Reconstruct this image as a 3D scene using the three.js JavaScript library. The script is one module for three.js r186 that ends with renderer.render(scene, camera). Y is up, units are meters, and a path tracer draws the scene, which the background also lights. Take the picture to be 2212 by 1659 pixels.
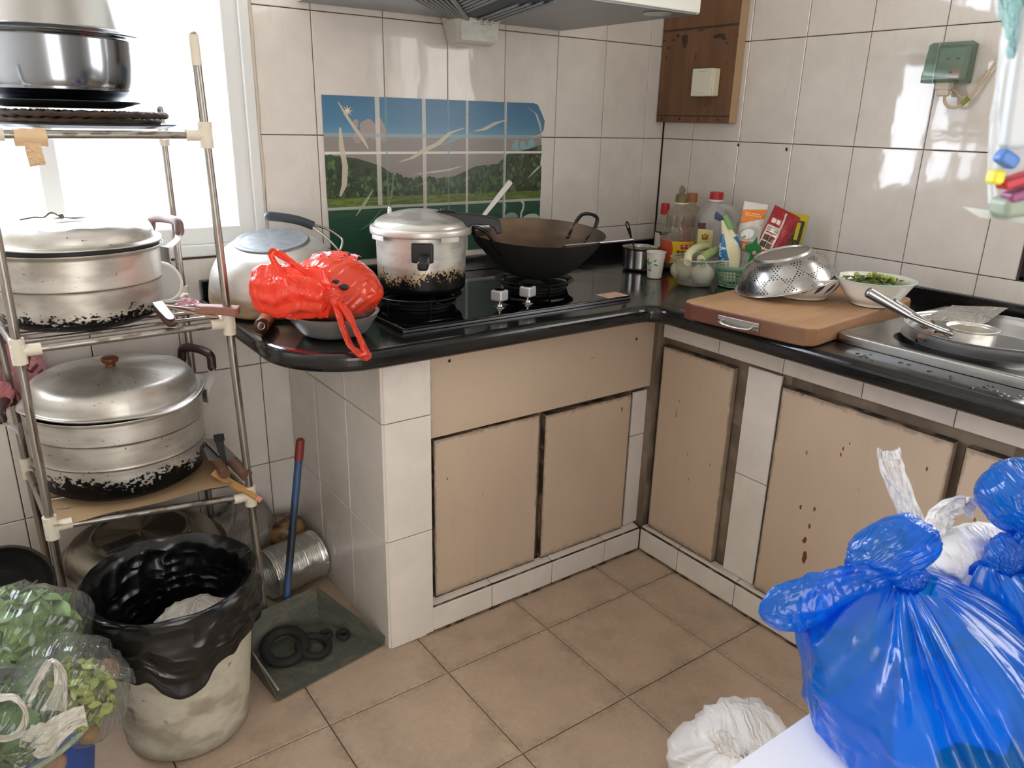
import * as THREE from 'three';
import { RoundedBoxGeometry } from 'three/addons/geometries/RoundedBoxGeometry.js';
import { mergeGeometries, mergeVertices, toCreasedNormals } from 'three/addons/utils/BufferGeometryUtils.js';
import { RectAreaLightUniformsLib } from 'three/addons/lights/RectAreaLightUniformsLib.js';

const scene = new THREE.Scene();

// ---------------------------------------------------------------- camera
const camera = new THREE.PerspectiveCamera(53.25, 2212 / 1659, 0.05, 60);
camera.position.set(-2.1244, 1.2481, 2.0303);
camera.rotation.set(-0.33104, -0.63027, 0.02414, 'YXZ');
camera.focus = 2.0;
camera.userData.fStop = 13;
scene.add(camera);

// ---------------------------------------------------------------- sky: a bright, even overcast
{
  const w = 64, h = 32, d = new Float32Array(w * h * 4);
  for (let j = 0; j < h; j++) for (let i = 0; i < w; i++) {
    const e = Math.max(0, ((j + 0.5) / h - 0.5) * 2), k = (j * w + i) * 4;
    const v = 0.8 + 0.25 * e;
    d[k] = v * 0.97; d[k + 1] = v; d[k + 2] = v * 1.04; d[k + 3] = 1;
  }
  const t = new THREE.DataTexture(d, w, h, THREE.RGBAFormat, THREE.FloatType);
  t.mapping = THREE.EquirectangularReflectionMapping; t.magFilter = THREE.LinearFilter; t.needsUpdate = true;
  scene.background = t;
  scene.backgroundIntensity = 9;
}

// ---------------------------------------------------------------- large area lights: daylight entering by the window and by the openings behind the camera
RectAreaLightUniformsLib.init();
function daylight(w, h, [x, y, z], [tx, ty, tz], intensity, color = 0xffffff) {
  const l = new THREE.RectAreaLight(color, intensity, w, h);
  l.position.set(x, y, z); l.lookAt(tx, ty, tz); scene.add(l);
  return l;
}
daylight(0.95, 1.9, [-2.2, 1.05, 3.36], [-2.2, 1.05, 0], 5.2, 0xfff3e4);
daylight(1.14, 1.25, [-2.04, 1.55, -0.1], [-2.04, 1.55, 1], 38, 0xe8f0ff);
daylight(1.08, 1.15, [0.12, 1.5, 1.79], [-1, 1.5, 1.79], 7, 0xfff6ea);

// ---------------------------------------------------------------- renderer and exposure
const renderer = new THREE.WebGLRenderer({ antialias: true });
renderer.toneMapping = THREE.LinearToneMapping;
renderer.toneMappingExposure = 0.42;
renderer.shadowMap.enabled = true;

// ---------------------------------------------------------------- helpers
let seed = 12345;
const rnd = (a = 1, b) => { seed = (seed * 1664525 + 1013904223) >>> 0; const r = seed / 4294967296; return b === undefined ? r * a : a + r * (b - a); };
const V = (x, y, z) => new THREE.Vector3(x, y, z);
const clamp = (x, a = 0, b = 1) => Math.min(b, Math.max(a, x));
const sstep = (a, b, x) => { const t = clamp((x - a) / (b - a)); return t * t * (3 - 2 * t); };
const lerp = (a, b, t) => a + (b - a) * t;
const used = {};
function numbered(name) { const k = used[name] = (used[name] ?? -1) + 1; return k ? `${name}_${String(k).padStart(3, '0')}` : name; }
function tag(o, label, category, group) { o.userData.label = label; o.userData.category = category; if (group) o.userData.group = group; return o; }
function thing(name, label, category, [x, y, z] = [0, 0, 0], turn = 0, group) {
  const o = new THREE.Group(); o.name = numbered(name); o.position.set(x, y, z); o.rotation.y = turn; scene.add(o);
  return tag(o, label, category, group);
}
function part(name, geo, m, parent, label) {
  const g = Array.isArray(geo) ? merge(geo) : geo;
  const o = new THREE.Mesh(g, m); o.name = name; o.castShadow = o.receiveShadow = true; parent.add(o);
  if (label) o.userData.label = label;
  return o;
}
function solo(name, geo, m, label, category, group) { const o = part(numbered(name), geo, m, scene); return tag(o, label, category, group); }
function structure(name, geo, m) { const o = geo ? part(name, geo, m, scene) : new THREE.Group(); o.name = name; o.userData.kind = 'structure'; if (!geo) scene.add(o); return o; }
function plain(g) {
  const h = g.index ? g.toNonIndexed() : g.clone();
  for (const k of Object.keys(h.attributes)) if (!['position', 'normal', 'uv'].includes(k)) h.deleteAttribute(k);
  if (!h.attributes.uv) h.setAttribute('uv', new THREE.BufferAttribute(new Float32Array(h.attributes.position.count * 2), 2));
  if (!h.attributes.normal) h.computeVertexNormals();
  h.clearGroups(); h.morphAttributes = {};
  return h;
}
function merge(list) { return mergeGeometries(list.map(plain)); }
// uv in metres, laid flat on the axis each face looks along
function metric(g, k = 1, du = 0, dv = 0) {
  const h = plain(g), p = h.attributes.position, n = h.attributes.normal, uv = h.attributes.uv;
  for (let i = 0; i < p.count; i += 3) {
    let nx = 0, ny = 0, nz = 0;
    for (let j = 0; j < 3; j++) { nx += Math.abs(n.getX(i + j)); ny += Math.abs(n.getY(i + j)); nz += Math.abs(n.getZ(i + j)); }
    for (let j = i; j < i + 3; j++) {
      const x = p.getX(j), y = p.getY(j), z = p.getZ(j);
      const [u, v] = ny >= nx && ny >= nz ? [x, z] : nx >= nz ? [z, y] : [x, y];
      uv.setXY(j, u * k + du, v * k + dv);
    }
  }
  return h;
}
const box = (w, h, d, x = 0, y = 0, z = 0) => new THREE.BoxGeometry(w, h, d).translate(x, y, z);
const rbox = (w, h, d, r = 0.003, x = 0, y = 0, z = 0, s = 2) => new RoundedBoxGeometry(w, h, d, s, Math.min(r, w / 2.01, h / 2.01, d / 2.01)).translate(x, y, z);
const span = (x0, x1, y0, y1, z0, z1, r) => r ? rbox(x1 - x0, y1 - y0, z1 - z0, r, (x0 + x1) / 2, (y0 + y1) / 2, (z0 + z1) / 2, 1) : box(x1 - x0, y1 - y0, z1 - z0, (x0 + x1) / 2, (y0 + y1) / 2, (z0 + z1) / 2);
const cyl = (r0, r1, h, x = 0, y = 0, z = 0, s = 24) => new THREE.CylinderGeometry(r1, r0, h, s).translate(x, y + h / 2, z);
function lathe(pts, seg = 48, a0 = 0, a1 = Math.PI * 2) { return new THREE.LatheGeometry(pts.map(([r, y]) => new THREE.Vector2(Math.max(r, 0.00001), y)), seg, a0, a1); }
// a lathe with smoothed corners: each corner of the profile is rounded by rad
function turned(pts, rad = 0.004, seg = 56) {
  const out = [];
  pts.forEach(([r, y, q], i) => {
    const c = q ?? rad;
    if (!i || i === pts.length - 1 || c <= 0) { out.push([r, y]); return; }
    const a = pts[i - 1], b = pts[i + 1], la = Math.hypot(a[0] - r, a[1] - y), lb = Math.hypot(b[0] - r, b[1] - y);
    const k = Math.min(c, la * 0.48, lb * 0.48);
    const p0 = [r + (a[0] - r) / la * k, y + (a[1] - y) / la * k], p1 = [r + (b[0] - r) / lb * k, y + (b[1] - y) / lb * k];
    for (let t = 0; t <= 4; t++) { const s = t / 4; out.push([(1 - s) ** 2 * p0[0] + 2 * s * (1 - s) * r + s * s * p1[0], (1 - s) ** 2 * p0[1] + 2 * s * (1 - s) * y + s * s * p1[1]]); }
  });
  return lathe(out, seg);
}
// shell of thickness t from an outer profile going up
function shell(outer, t = 0.0015, seg = 56, rad = 0.004) {
  const inner = [...outer].reverse().map(([r, y], i, l) => [Math.max(0, i === l.length - 1 ? r : r - t), i === l.length - 1 ? y + t : Math.max(y, 0) + (r < 1e-4 ? t : 0), 0.002]);
  return turned([...outer, ...inner], rad, seg);
}
function uvHeight(g, y0, y1, ku = 1) { const p = g.attributes.position, uv = g.attributes.uv; for (let i = 0; i < p.count; i++) uv.setXY(i, uv.getX(i) * ku, (p.getY(i) - y0) / (y1 - y0)); return g; }
function tube(pts, r, seg = 40, rs = 10, closed = false, tension = 0.5) {
  const c = new THREE.CatmullRomCurve3(pts.map((p) => p.isVector3 ? p : V(...p)), closed, 'catmullrom', tension);
  const g = new THREE.TubeGeometry(c, seg, r, rs, closed);
  if (closed) return g;
  const cap = (k) => { const s = new THREE.SphereGeometry(r, rs, 6); const p = c.getPoint(k); return s.translate(p.x, p.y, p.z); };
  return merge([g, cap(0), cap(1)]);
}
// straight rod between two points
function rod(a, b, r, s = 12, r2 = r) {
  const A = V(...a), B = V(...b), d = B.clone().sub(A);
  const g = new THREE.CylinderGeometry(r2, r, d.length(), s, 1);
  g.applyQuaternion(new THREE.Quaternion().setFromUnitVectors(V(0, 1, 0), d.clone().normalize()));
  const m = A.add(B).multiplyScalar(0.5); return g.translate(m.x, m.y, m.z);
}
// flat plate swept from a 2-D outline (x, y), thickness t along z, softened edge
function plate(outline, t, bevel = 0.0008, holes = []) {
  const s = new THREE.Shape(outline.map(([x, y]) => new THREE.Vector2(x, y)));
  for (const h of holes) s.holes.push(new THREE.Path(h.map(([x, y]) => new THREE.Vector2(x, y))));
  const b = Math.min(bevel, t * 0.45);
  return new THREE.ExtrudeGeometry(s, { depth: t - 2 * b, bevelEnabled: b > 0, bevelThickness: b, bevelSize: b, bevelOffset: -b, bevelSegments: 2, curveSegments: 12 }).translate(0, 0, b);
}
// a basis: local x along a->b, local y along up made square to it
function along(g, a, b, up = [0, 1, 0]) {
  const A = V(...a), x = V(...b).sub(A).normalize(), z = x.clone().cross(V(...up)).normalize(), y = z.clone().cross(x).normalize();
  return g.applyMatrix4(new THREE.Matrix4().makeBasis(x, y, z).setPosition(A));
}
// value noise
function hash(x, y, s) { let h = (x * 374761393 + y * 668265263 + s * 974711) | 0; h = Math.imul(h ^ (h >>> 13), 1274126177); return ((h ^ (h >>> 16)) >>> 0) / 4294967296; }
function noise(x, y, s = 0, per = 0) {
  const xi = Math.floor(x), yi = Math.floor(y), fx = x - xi, fy = y - yi, u = fx * fx * (3 - 2 * fx), v = fy * fy * (3 - 2 * fy);
  const w = (a) => per ? ((a % per) + per) % per : a;
  return lerp(lerp(hash(w(xi), w(yi), s), hash(w(xi + 1), w(yi), s), u), lerp(hash(w(xi), w(yi + 1), s), hash(w(xi + 1), w(yi + 1), s), u), v);
}
function fbm(x, y, s = 0, o = 4, per = 0) { let a = 0, k = 0.5, n = 0; for (let i = 0; i < o; i++) { a += k * noise(x, y, s + i * 17, per); n += k; x *= 2; y *= 2; per *= 2; k *= 0.5; } return a / n; }
function noise3(x, y, z, s = 0) { const zi = Math.floor(z), f = z - zi, u = f * f * (3 - 2 * f); return lerp(noise(x, y, s + zi * 31), noise(x, y, s + (zi + 1) * 31), u); }
function fbm3(x, y, z, s = 0) { return (noise3(x, y, z, s) * 4 + noise3(x * 2.1, y * 2.1, z * 2.1, s + 5) * 2 + noise3(x * 4.3, y * 4.3, z * 4.3, s + 9)) / 7; }
function tex(w, h, fn, { srgb = true, repeat = [1, 1], wrap = THREE.RepeatWrapping } = {}) {
  const d = new Uint8Array(w * h * 4);
  for (let j = 0; j < h; j++) for (let i = 0; i < w; i++) {
    const c = fn((i + 0.5) / w, (j + 0.5) / h, i, j), k = (j * w + i) * 4;
    if (typeof c === 'number') d[k] = d[k + 1] = d[k + 2] = clamp(c) * 255; else { d[k] = clamp(c[0]) * 255; d[k + 1] = clamp(c[1]) * 255; d[k + 2] = clamp(c[2]) * 255; }
    d[k + 3] = c.length === 4 ? clamp(c[3]) * 255 : 255;
  }
  const t = new THREE.DataTexture(d, w, h); t.magFilter = THREE.LinearFilter; t.minFilter = THREE.LinearMipmapLinearFilter; t.generateMipmaps = true;
  t.wrapS = t.wrapT = wrap; t.repeat.set(...repeat); if (srgb) t.colorSpace = THREE.SRGBColorSpace; t.needsUpdate = true;
  return t;
}
function print(w, h, draw) {
  const c = document.createElement('canvas'); c.width = w; c.height = h; const g = c.getContext('2d'); draw(g, w, h);
  const t = new THREE.CanvasTexture(c); t.colorSpace = THREE.SRGBColorSpace; t.magFilter = THREE.LinearFilter; return t;
}
const mix3 = (a, b, t) => [lerp(a[0], b[0], t), lerp(a[1], b[1], t), lerp(a[2], b[2], t)];
const rgb = (r, g, b) => [r / 255, g / 255, b / 255];
const std = (color, roughness = 0.5, o = {}) => new THREE.MeshStandardMaterial({ color, roughness, ...o });
const phys = (color, roughness = 0.5, o = {}) => new THREE.MeshPhysicalMaterial({ color, roughness, ...o });

// ---------------------------------------------------------------- materials
const tileTex = [0, 1, 2].map((s) => tex(256, 256, (u, v) => {
  const a = fbm(u * 22, v * 3 + 3, 40 + s, 3), b = fbm(u * 5, v * 5, 70 + s, 3), st = sstep(0.6, 0.85, a) * 0.016;
  const sp = noise(u * 90, v * 60, 11 + s) > 0.992 ? 0.08 : 0;
  const k = 1 - st - (b - 0.5) * 0.06 - sp;
  return [0.86 * k, 0.832 * k, 0.798 * k - sp * 0.03];
}));
const tileBump = tex(128, 128, (u, v) => fbm(u * 6, v * 3, 5, 3, 0), { srgb: false });
const M = {};
M.tiles = tileTex.map((t) => phys(0xffffff, 0.045, { map: t, bumpMap: tileBump, bumpScale: 0.0003, clearcoat: 0.0 }));
M.grout = std(0x4a3f37, 0.9);
const floorTex = [0, 1, 2].map((s) => tex(256, 256, (u, v) => {
  const b = fbm(u * 4, v * 4, 170 + s, 4), f = fbm(u * 40, v * 40, 150 + s, 2), sp = noise(u * 70, v * 70, 33 + s) > 0.988 ? 0.12 : 0;
  const st = sstep(0.58, 0.8, fbm(u * 3, v * 3, 190 + s, 4)) * 0.05;
  const e = Math.min(u, v, 1 - u, 1 - v), ed = (1 - sstep(0, 0.05 + 0.05 * b, e)) * 0.12 * f;
  const k = 1 - (b - 0.5) * 0.12 - (f - 0.5) * 0.06 - st - sp - ed;
  return [0.72 * k, 0.635 * k, 0.55 * k];
}));
M.floorTiles = floorTex.map((t) => std(0xffffff, 0.42, { map: t }));
M.plaster = std(0xcfc8bd, 0.9);
M.ceiling = std(0xdedad2, 0.95);
const paintTex = [0, 1, 2, 3, 4].map((s) => tex(512, 512, (u, v) => {
  const b = fbm(u * 3, v * 3, 270 + s, 4), st = fbm(u * 26, v * 2.2, 250 + s, 3);
  let k = 1 - (b - 0.5) * 0.06 - sstep(0.6, 0.85, st) * 0.015;
  const e = Math.min(u, v, 1 - u, 1 - v), dirt = (1 - sstep(0, 0.022, e + (fbm(u * 30, v * 30, 7 + s, 3) - 0.5) * 0.03)) * 0.5 + (1 - sstep(0.0, 0.05, v + (fbm(u * 14, v * 14, 17 + s, 3) - 0.5) * 0.05)) * 0.25;
  let c = [0.76 * k, 0.682 * k, 0.595 * k];
  c = mix3(c, [0.3, 0.25, 0.2], dirt * 0.7);
  const d = noise(u * 60, v * 60, 290 + s) > 0.985 && noise(u * 9, v * 9, 300 + s) > 0.5;
  if (d) c = mix3(c, [0.35, 0.26, 0.2], 0.6);
  const chip = fbm(u * 18, v * 12, 310 + s, 2) > 0.93 ? 1 : 0;
  if (s === 4) for (const [cu, cv, r] of [[0.30, 0.36, 0.014], [0.32, 0.28, 0.02], [0.315, 0.43, 0.009], [0.24, 0.5, 0.008], [0.33, 0.52, 0.01], [0.44, 0.83, 0.006], [0.47, 0.86, 0.006], [0.43, 0.80, 0.005], [0.9, 0.87, 0.008]]) if (Math.hypot((u - cu) * 1.3, (v - cv) * 0.8) < r * (0.6 + 0.9 * noise(u * 60, v * 60, 7))) c = [0.4, 0.23, 0.14];
  if (chip) c = mix3(c, [0.42, 0.26, 0.17], 0.75);
  return c;
}));
M.paint = paintTex.map((t) => std(0xffffff, 0.5, { map: t }));
M.frame = std(0xffffff, 0.75, { map: tex(256, 256, (u, v) => { const d = sstep(0.35, 0.7, fbm(u * 6, v * 6, 91, 4)), e = fbm(u * 40, v * 40, 95, 2); return mix3([0.55, 0.49, 0.42], [0.36, 0.31, 0.25], d * 0.6 + e * 0.15); }) });
M.dark = std(0x1d1815, 0.95);
M.granite = phys(0xffffff, 0.16, { map: tex(512, 512, (u, v) => { const n = noise(u * 200, v * 200, 3), b = fbm(u * 60, v * 60, 5, 2, 0); const k = 0.075 + 0.04 * b + (n > 0.93 ? 0.08 : 0); return [k, k * 1.02, k * 1.03]; }), roughnessMap: tex(256, 256, (u, v) => { const b = fbm(u * 6, v * 6, 8, 4); return 0.65 + 0.9 * sstep(0.45, 0.75, b); }, { srgb: false }) });
M.windowFrame = std(0xd9dad6, 0.4);
M.glass = phys(0xffffff, 0.0, { transmission: 1, thickness: 0, ior: 1.5 });
M.blackGloss = phys(0x060606, 0.06);
M.blackIron = std(0x101010, 0.55, { metalness: 0.2 });
M.blackPlastic = std(0x15171a, 0.38);
M.greyPlastic = std(0x3a4048, 0.5);
M.steel = std(0xc2c2c0, 0.22, { metalness: 1 });
M.steelDull = std(0xb0aea9, 0.38, { metalness: 1 });
M.steelDark = std(0x77777a, 0.3, { metalness: 1 });
M.white = std(0xe9e6de, 0.5);
M.ivory = std(0xe4dcc2, 0.45);
M.red = std(0xb7161c, 0.35);

// ---------------------------------------------------------------- the room
// a ceramic piece: front face along +z with chamfered edge, w x h, thickness d, back at z = 0
const tileCache = {};
function tileGeo(w, h, d = 0.006, b = 0.0016) {
  const key = [w, h, d].map((x) => x.toFixed(4)).join();
  if (tileCache[key]) return tileCache[key];
  const W = w / 2, H = h / 2, r = [[-W, -H], [W, -H], [W, H], [-W, H]], i = [[-W + b, -H + b], [W - b, -H + b], [W - b, H - b], [-W + b, H - b]];
  const pos = [], uv = [];
  const quad = (a, c, e, f) => { for (const p of [a, c, e, a, e, f]) { pos.push(...p); uv.push(0.5 + p[0] / Math.max(w, h, 0.2), 0.5 + p[1] / Math.max(w, h, 0.2)); } };
  quad([...i[0], d], [...i[1], d], [...i[2], d], [...i[3], d]);
  for (let k = 0; k < 4; k++) { const n = (k + 1) % 4; quad([...r[k], d - b], [...r[n], d - b], [...i[n], d], [...i[k], d]); quad([...r[k], 0], [...r[n], 0], [...r[n], d - b], [...r[k], d - b]); }
  const g = new THREE.BufferGeometry();
  g.setAttribute('position', new THREE.Float32BufferAttribute(pos, 3)); g.setAttribute('uv', new THREE.Float32BufferAttribute(uv, 2)); g.computeVertexNormals();
  return tileCache[key] = g;
}
// lay a tile on a wall: face 'z' looks to +z, '-x' looks to -x, 'y' looks up; centre of its back at p
function lay(parent, w, h, face, p, mats = M.tiles, tilt = 0.0022, name = 'tile') {
  const o = part(name, tileGeo(w, h), mats[Math.floor(rnd(mats.length))], parent);
  if (face === '-x') o.rotation.y = -Math.PI / 2; else if (face === 'y') o.rotation.x = -Math.PI / 2;
  o.rotateX(rnd(-tilt, tilt)); o.rotateY(rnd(-tilt, tilt));
  o.position.set(...p);
  return o;
}
const J = 0.0022;   // joint
{
  const fl = structure('floor', box(3.1, 0.1, 3.6, -1.35, -0.056, 1.55), M.grout);
  for (let i = 0; i < 9; i++) for (let k = 0; k < 11; k++) {
    const x = -0.597 - 0.3 * i, z = -0.015 + 0.3 * k;
        if (x > -1.2 && z < 0.5) continue;
    const w0 = Math.max(x - 0.15, -2.7), z0 = Math.max(z - 0.15, 0), z1 = Math.min(z + 0.15, 3.2);
    if (x + 0.15 - w0 < 0.02 || z1 - z0 < 0.02) continue;
    lay(fl, x + 0.15 - w0 - J, z1 - z0 - J, 'y', [(x + 0.15 + w0) / 2, -0.006, (z0 + z1) / 2], M.floorTiles, 0.0006, 'floor_tile');
  }
  structure('ceiling', box(3.0, 0.1, 3.5, -1.35, 2.65, 1.6), M.ceiling);
  // back wall with the window opening: x -2.62..-1.462, y 0.905..2.2
  const wx0 = -2.62, wx1 = -1.462, wy0 = 0.905, wy1 = 2.2;
  const wb = structure('wall_back', [box(wx0 + 2.82, 2.7, 0.2, (wx0 - 2.82) / 2, 1.3, -0.107), box(-wx1 + 0.12, 2.7, 0.2, (wx1 + 0.12) / 2, 1.3, -0.107), box(wx1 - wx0, wy0 + 0.05, 0.2, (wx0 + wx1) / 2, (wy0 - 0.05) / 2, -0.107), box(wx1 - wx0, 2.65 - wy1, 0.2, (wx0 + wx1) / 2, (wy1 + 2.65) / 2, -0.107)], M.grout);
  const rows = [[0, 0.3], [0.3, 0.6], [0.6, 0.9], [0.9, 1.2], [1.2, 1.5], [1.5, 1.8], [1.8, 2.1], [2.1, 2.4], [2.4, 2.6]];
  for (const [y0, y1] of rows) for (let k = -1; k < 14; k++) {
    let x1 = k < 0 ? -0.001 : -0.092 - 0.2012 * k, x0 = -0.092 - 0.2012 * (k + 1);
    if (y1 < 0.5 && x0 > -1.4) continue;
    x0 = Math.max(x0, -2.69);
    if (y0 >= 0.9 && y0 < 2.2) { if (x1 <= wx1) { if (x1 > wx0 - 0.01) continue; } else x0 = Math.max(x0, wx1 + 0.012); }
    if (x1 - x0 < 0.02) continue;
    lay(wb, x1 - x0 - J, y1 - y0 - J, 'z', [(x0 + x1) / 2, (y0 + y1) / 2, -0.007], M.tiles);
  }
  // right wall with a second window over the sink: z 1.238..2.35, y 0.903..2.1
  const oz0 = 1.238, oz1 = 2.35, oy0 = 0.903, oy1 = 2.1;
  const wr = structure('wall_right', [box(0.2, 2.7, oz0 + 0.2, 0.107, 1.3, (oz0 - 0.2) / 2), box(0.2, 2.7, 3.3 - oz1, 0.107, 1.3, (3.3 + oz1) / 2), box(0.2, oy0 + 0.05, oz1 - oz0, 0.107, (oy0 - 0.05) / 2, (oz0 + oz1) / 2), box(0.2, 2.65 - oy1, oz1 - oz0, 0.107, (2.65 + oy1) / 2, (oz0 + oz1) / 2)], M.grout);
  for (const [y0, y1] of rows.slice(2)) for (let k = -2; k < 15; k++) {
    let z0 = Math.max(0.001, 0.338 + 0.2012 * k), z1 = Math.min(3.2, 0.338 + 0.2012 * (k + 1));
    if (y0 >= 0.9 && y0 < 2.1) { if (z0 > oz0 - 0.02 && z1 < oz1 + 0.02) continue; if (z0 < oz0) z1 = Math.min(z1, oz0 - 0.006); else if (z0 < oz1) z0 = oz1 + 0.006; }
    if (z1 - z0 < 0.02) continue;
    lay(wr, z1 - z0 - J, y1 - y0 - J, '-x', [0.007, (y0 + y1) / 2, (z0 + z1) / 2], M.tiles, 0.004);
  }
  structure('wall_left', box(0.2, 2.7, 3.7, -2.8, 1.3, 1.6), M.plaster);
  // wall behind the camera, with a doorway open to daylight
  structure('wall_front', [box(2.1, 2.7, 0.15, -0.65, 1.3, 3.275), box(0.2, 2.7, 0.15, -2.8, 1.3, 3.275), box(1.0, 0.55, 0.15, -2.2, 2.375, 3.275)], M.plaster);
  structure('door_1', [box(0.04, 2.1, 0.17, -2.68, 1.05, 3.27), box(0.04, 2.1, 0.17, -1.72, 1.05, 3.27), box(1.0, 0.04, 0.17, -2.2, 2.1, 3.27)], M.windowFrame);
  // window
  const win = structure('window_1');
  const F = (name, a, m = M.windowFrame) => part(name, a, m, win);
  F('window_frame', [span(wx1 - 0.022, wx1 + 0.004, wy0, wy1, -0.05, 0.008, 0.003), span(wx1 - 0.062, wx1 - 0.02, wy0, wy1, -0.06, -0.004, 0.004), span(wx0, wx0 + 0.06, wy0, wy1, -0.06, 0.0, 0.004), span(wx0, wx1, wy0, wy0 + 0.03, -0.06, 0.006, 0.004), span(wx0, wx1, wy0 + 0.028, wy0 + 0.072, -0.062, -0.006, 0.004), span(wx0, wx1, wy1 - 0.06, wy1, -0.06, 0.0, 0.004)]);
  for (const [x0, x1] of [[-1.948, -1.908], [-2.29, -2.25]]) F('window_mullion', span(x0, x1, wy0 + 0.06, wy1 - 0.05, -0.05, -0.014, 0.004));
  for (const [x0, x1] of [[-2.58, -2.29], [-2.25, -1.948], [-1.908, wx1 - 0.06]]) F('window_pane', box(x1 - x0 + 0.01, wy1 - wy0 - 0.12, 0.004, (x0 + x1) / 2, (wy0 + wy1) / 2 + 0.01, -0.04), M.glass);
  const win2 = structure('window_2'), G = (name, a, m = M.windowFrame) => part(name, a, m, win2);
  G('window_frame', [span(0.012, 0.07, oy0, oy1, oz0 + 0.008, oz0 + 0.05, 0.004), span(0.012, 0.07, oy0, oy1, oz1 - 0.05, oz1, 0.004), span(0.012, 0.07, oy0 + 0.006, oy0 + 0.05, oz0 + 0.008, oz1, 0.004), span(0.012, 0.07, oy1 - 0.05, oy1, oz0, oz1, 0.004)]);
  G('window_mullion', span(0.02, 0.06, oy0 + 0.04, oy1 - 0.04, 1.78, 1.82, 0.004));
  G('seal', [span(0.004, 0.02, oy0, oy1, oz0, oz0 + 0.01), span(0.004, 0.02, oy0, oy0 + 0.007, oz0, oz1)], M.dark);
  for (const [z0, z1] of [[oz0 + 0.045, 1.785], [1.815, oz1 - 0.045]]) G('window_pane', box(0.004, oy1 - oy0 - 0.09, z1 - z0, 0.04, (oy0 + oy1) / 2, (z0 + z1) / 2), M.glass);
  F('caulk_line', (() => { const pts = []; for (let i = 0; i <= 24; i++) pts.push([wx1 + 0.008 + 0.0035 * Math.sin(i * 1.7) * noise(i, 1, 3), wy0 + i * 0.045, -0.001]); return tube(pts, 0.005, 80, 6); })(), std(0xcfc3b0, 0.9));
}

// ---------------------------------------------------------------- tiled base cabinets and counter
M.grime = std(0xffffff, 0.9, { map: tex(128, 128, (u, v) => mix3([0.5, 0.42, 0.33], [0.2, 0.155, 0.12], sstep(0.3, 0.6, fbm(u * 9, v * 9, 97, 4)))) });
function doorMesh(parent, w, h, m, place, label) {
  const d = new THREE.Group(); d.name = 'door'; d.position.set(...place.p); d.rotation.y = place.turn; parent.add(d);
  const g = metric(rbox(w, h, 0.018, 0.0025, 0, h / 2, 0.009, 1)), uv = g.attributes.uv, p = g.attributes.position;
  for (let i = 0; i < uv.count; i++) uv.setXY(i, 0.5 + p.getX(i) / w, p.getY(i) / h);
  part('door_board', g, m, d);
  part('dirty_edge', [metric(box(w - 0.004, 0.003, 0.017, 0, h + 0.0012, 0.0075), 3), metric(box(0.0016, h - 0.004, 0.0165, -w / 2 - 0.0006, h / 2, 0.0083), 3), metric(box(w - 0.002, 0.004, 0.017, 0, -0.0015, 0.008), 3)], M.grime, d);
  if (label) d.userData.label = label;
  return d;
}
{
  const c = thing('stove_cabinet', 'white tiled base cabinet with two beige doors and a beige panel, under the gas stove', 'cabinet', [0, 0, 0]);
  const ZF = 0.55;
  part('carcass', metric(merge([span(-1.419, -0.54, 0, 0.755, 0.003, ZF - 0.012), span(-1.419, -1.30, 0, 0.755, 0.4, 0.581), span(-0.56, -0.5, 0, 0.755, 0.53, 0.58)]), 2), M.frame, c);
  // side: three columns of tiles, rows of 0.3
  for (const [y0, y1] of [[0, 0.3], [0.3, 0.6], [0.6, 0.755]]) {
    for (const [z0, z1] of [[0.003, 0.187], [0.187, 0.387], [0.387, 0.583]]) lay(c, z1 - z0 - 0.0016, y1 - y0 - J, '-x', [-1.419, (y0 + y1) / 2, (z0 + z1) / 2]);
    lay(c, 0.119, y1 - y0 - J, 'z', [-1.3605, (y0 + y1) / 2, 0.581]);
  }
  // right-hand tile strip
  for (const [y0, y1] of [[0.082, 0.377], [0.377, 0.516]]) lay(c, 0.066, y1 - y0 - J, 'z', [-0.581, (y0 + y1) / 2, ZF]);
  const pn = metric(rbox(0.755, 0.224, 0.016, 0.002, -0.92, 0.641, ZF + 0.007, 1)), uv = pn.attributes.uv, pp = pn.attributes.position;
  for (let i = 0; i < uv.count; i++) uv.setXY(i, (pp.getX(i) + 1.3) / 0.755, (pp.getY(i) - 0.53) / 0.4 + 0.2);
  part('panel', pn, M.paint[3], c);
  for (const [x, y] of [[-1.238, 0.715], [-0.63, 0.68]]) part('nail', new THREE.SphereGeometry(0.004, 10, 6).scale(1, 1, 0.5).translate(x, y, ZF + 0.0155), std(0x3a3029, 0.7, { metalness: 0.4 }), c);
  doorMesh(c, 0.319, 0.435, M.paint[0], { p: [-1.12, 0.085, ZF - 0.006], turn: 0 });
  doorMesh(c, 0.313, 0.430, M.paint[1], { p: [-0.783, 0.083, ZF - 0.006], turn: 0 });
  // plinth: face tiles and a ledge of narrower tiles
  const xs = [-1.318, -1.118, -0.913, -0.713, -0.57];
  part('plinth_core', [metric(span(-1.318, -0.562, 0, 0.0735, 0.50, 0.5795), 4), metric(span(-1.318, -0.57, 0.071, 0.0765, 0.5785, 0.5815), 4), metric(span(-1.322, -0.562, 0, 0.006, 0.58, 0.5885), 4)], M.grime, c);
  for (let i = 0; i < 4; i++) {
    lay(c, xs[i + 1] - xs[i] - J, 0.071, 'z', [(xs[i] + xs[i + 1]) / 2, 0.036, 0.579]);
    lay(c, xs[i + 1] - xs[i] - J, 0.03, 'y', [(xs[i] + xs[i + 1]) / 2, 0.0735, 0.5655]).rotateX(0.2);
  }
}
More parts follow.
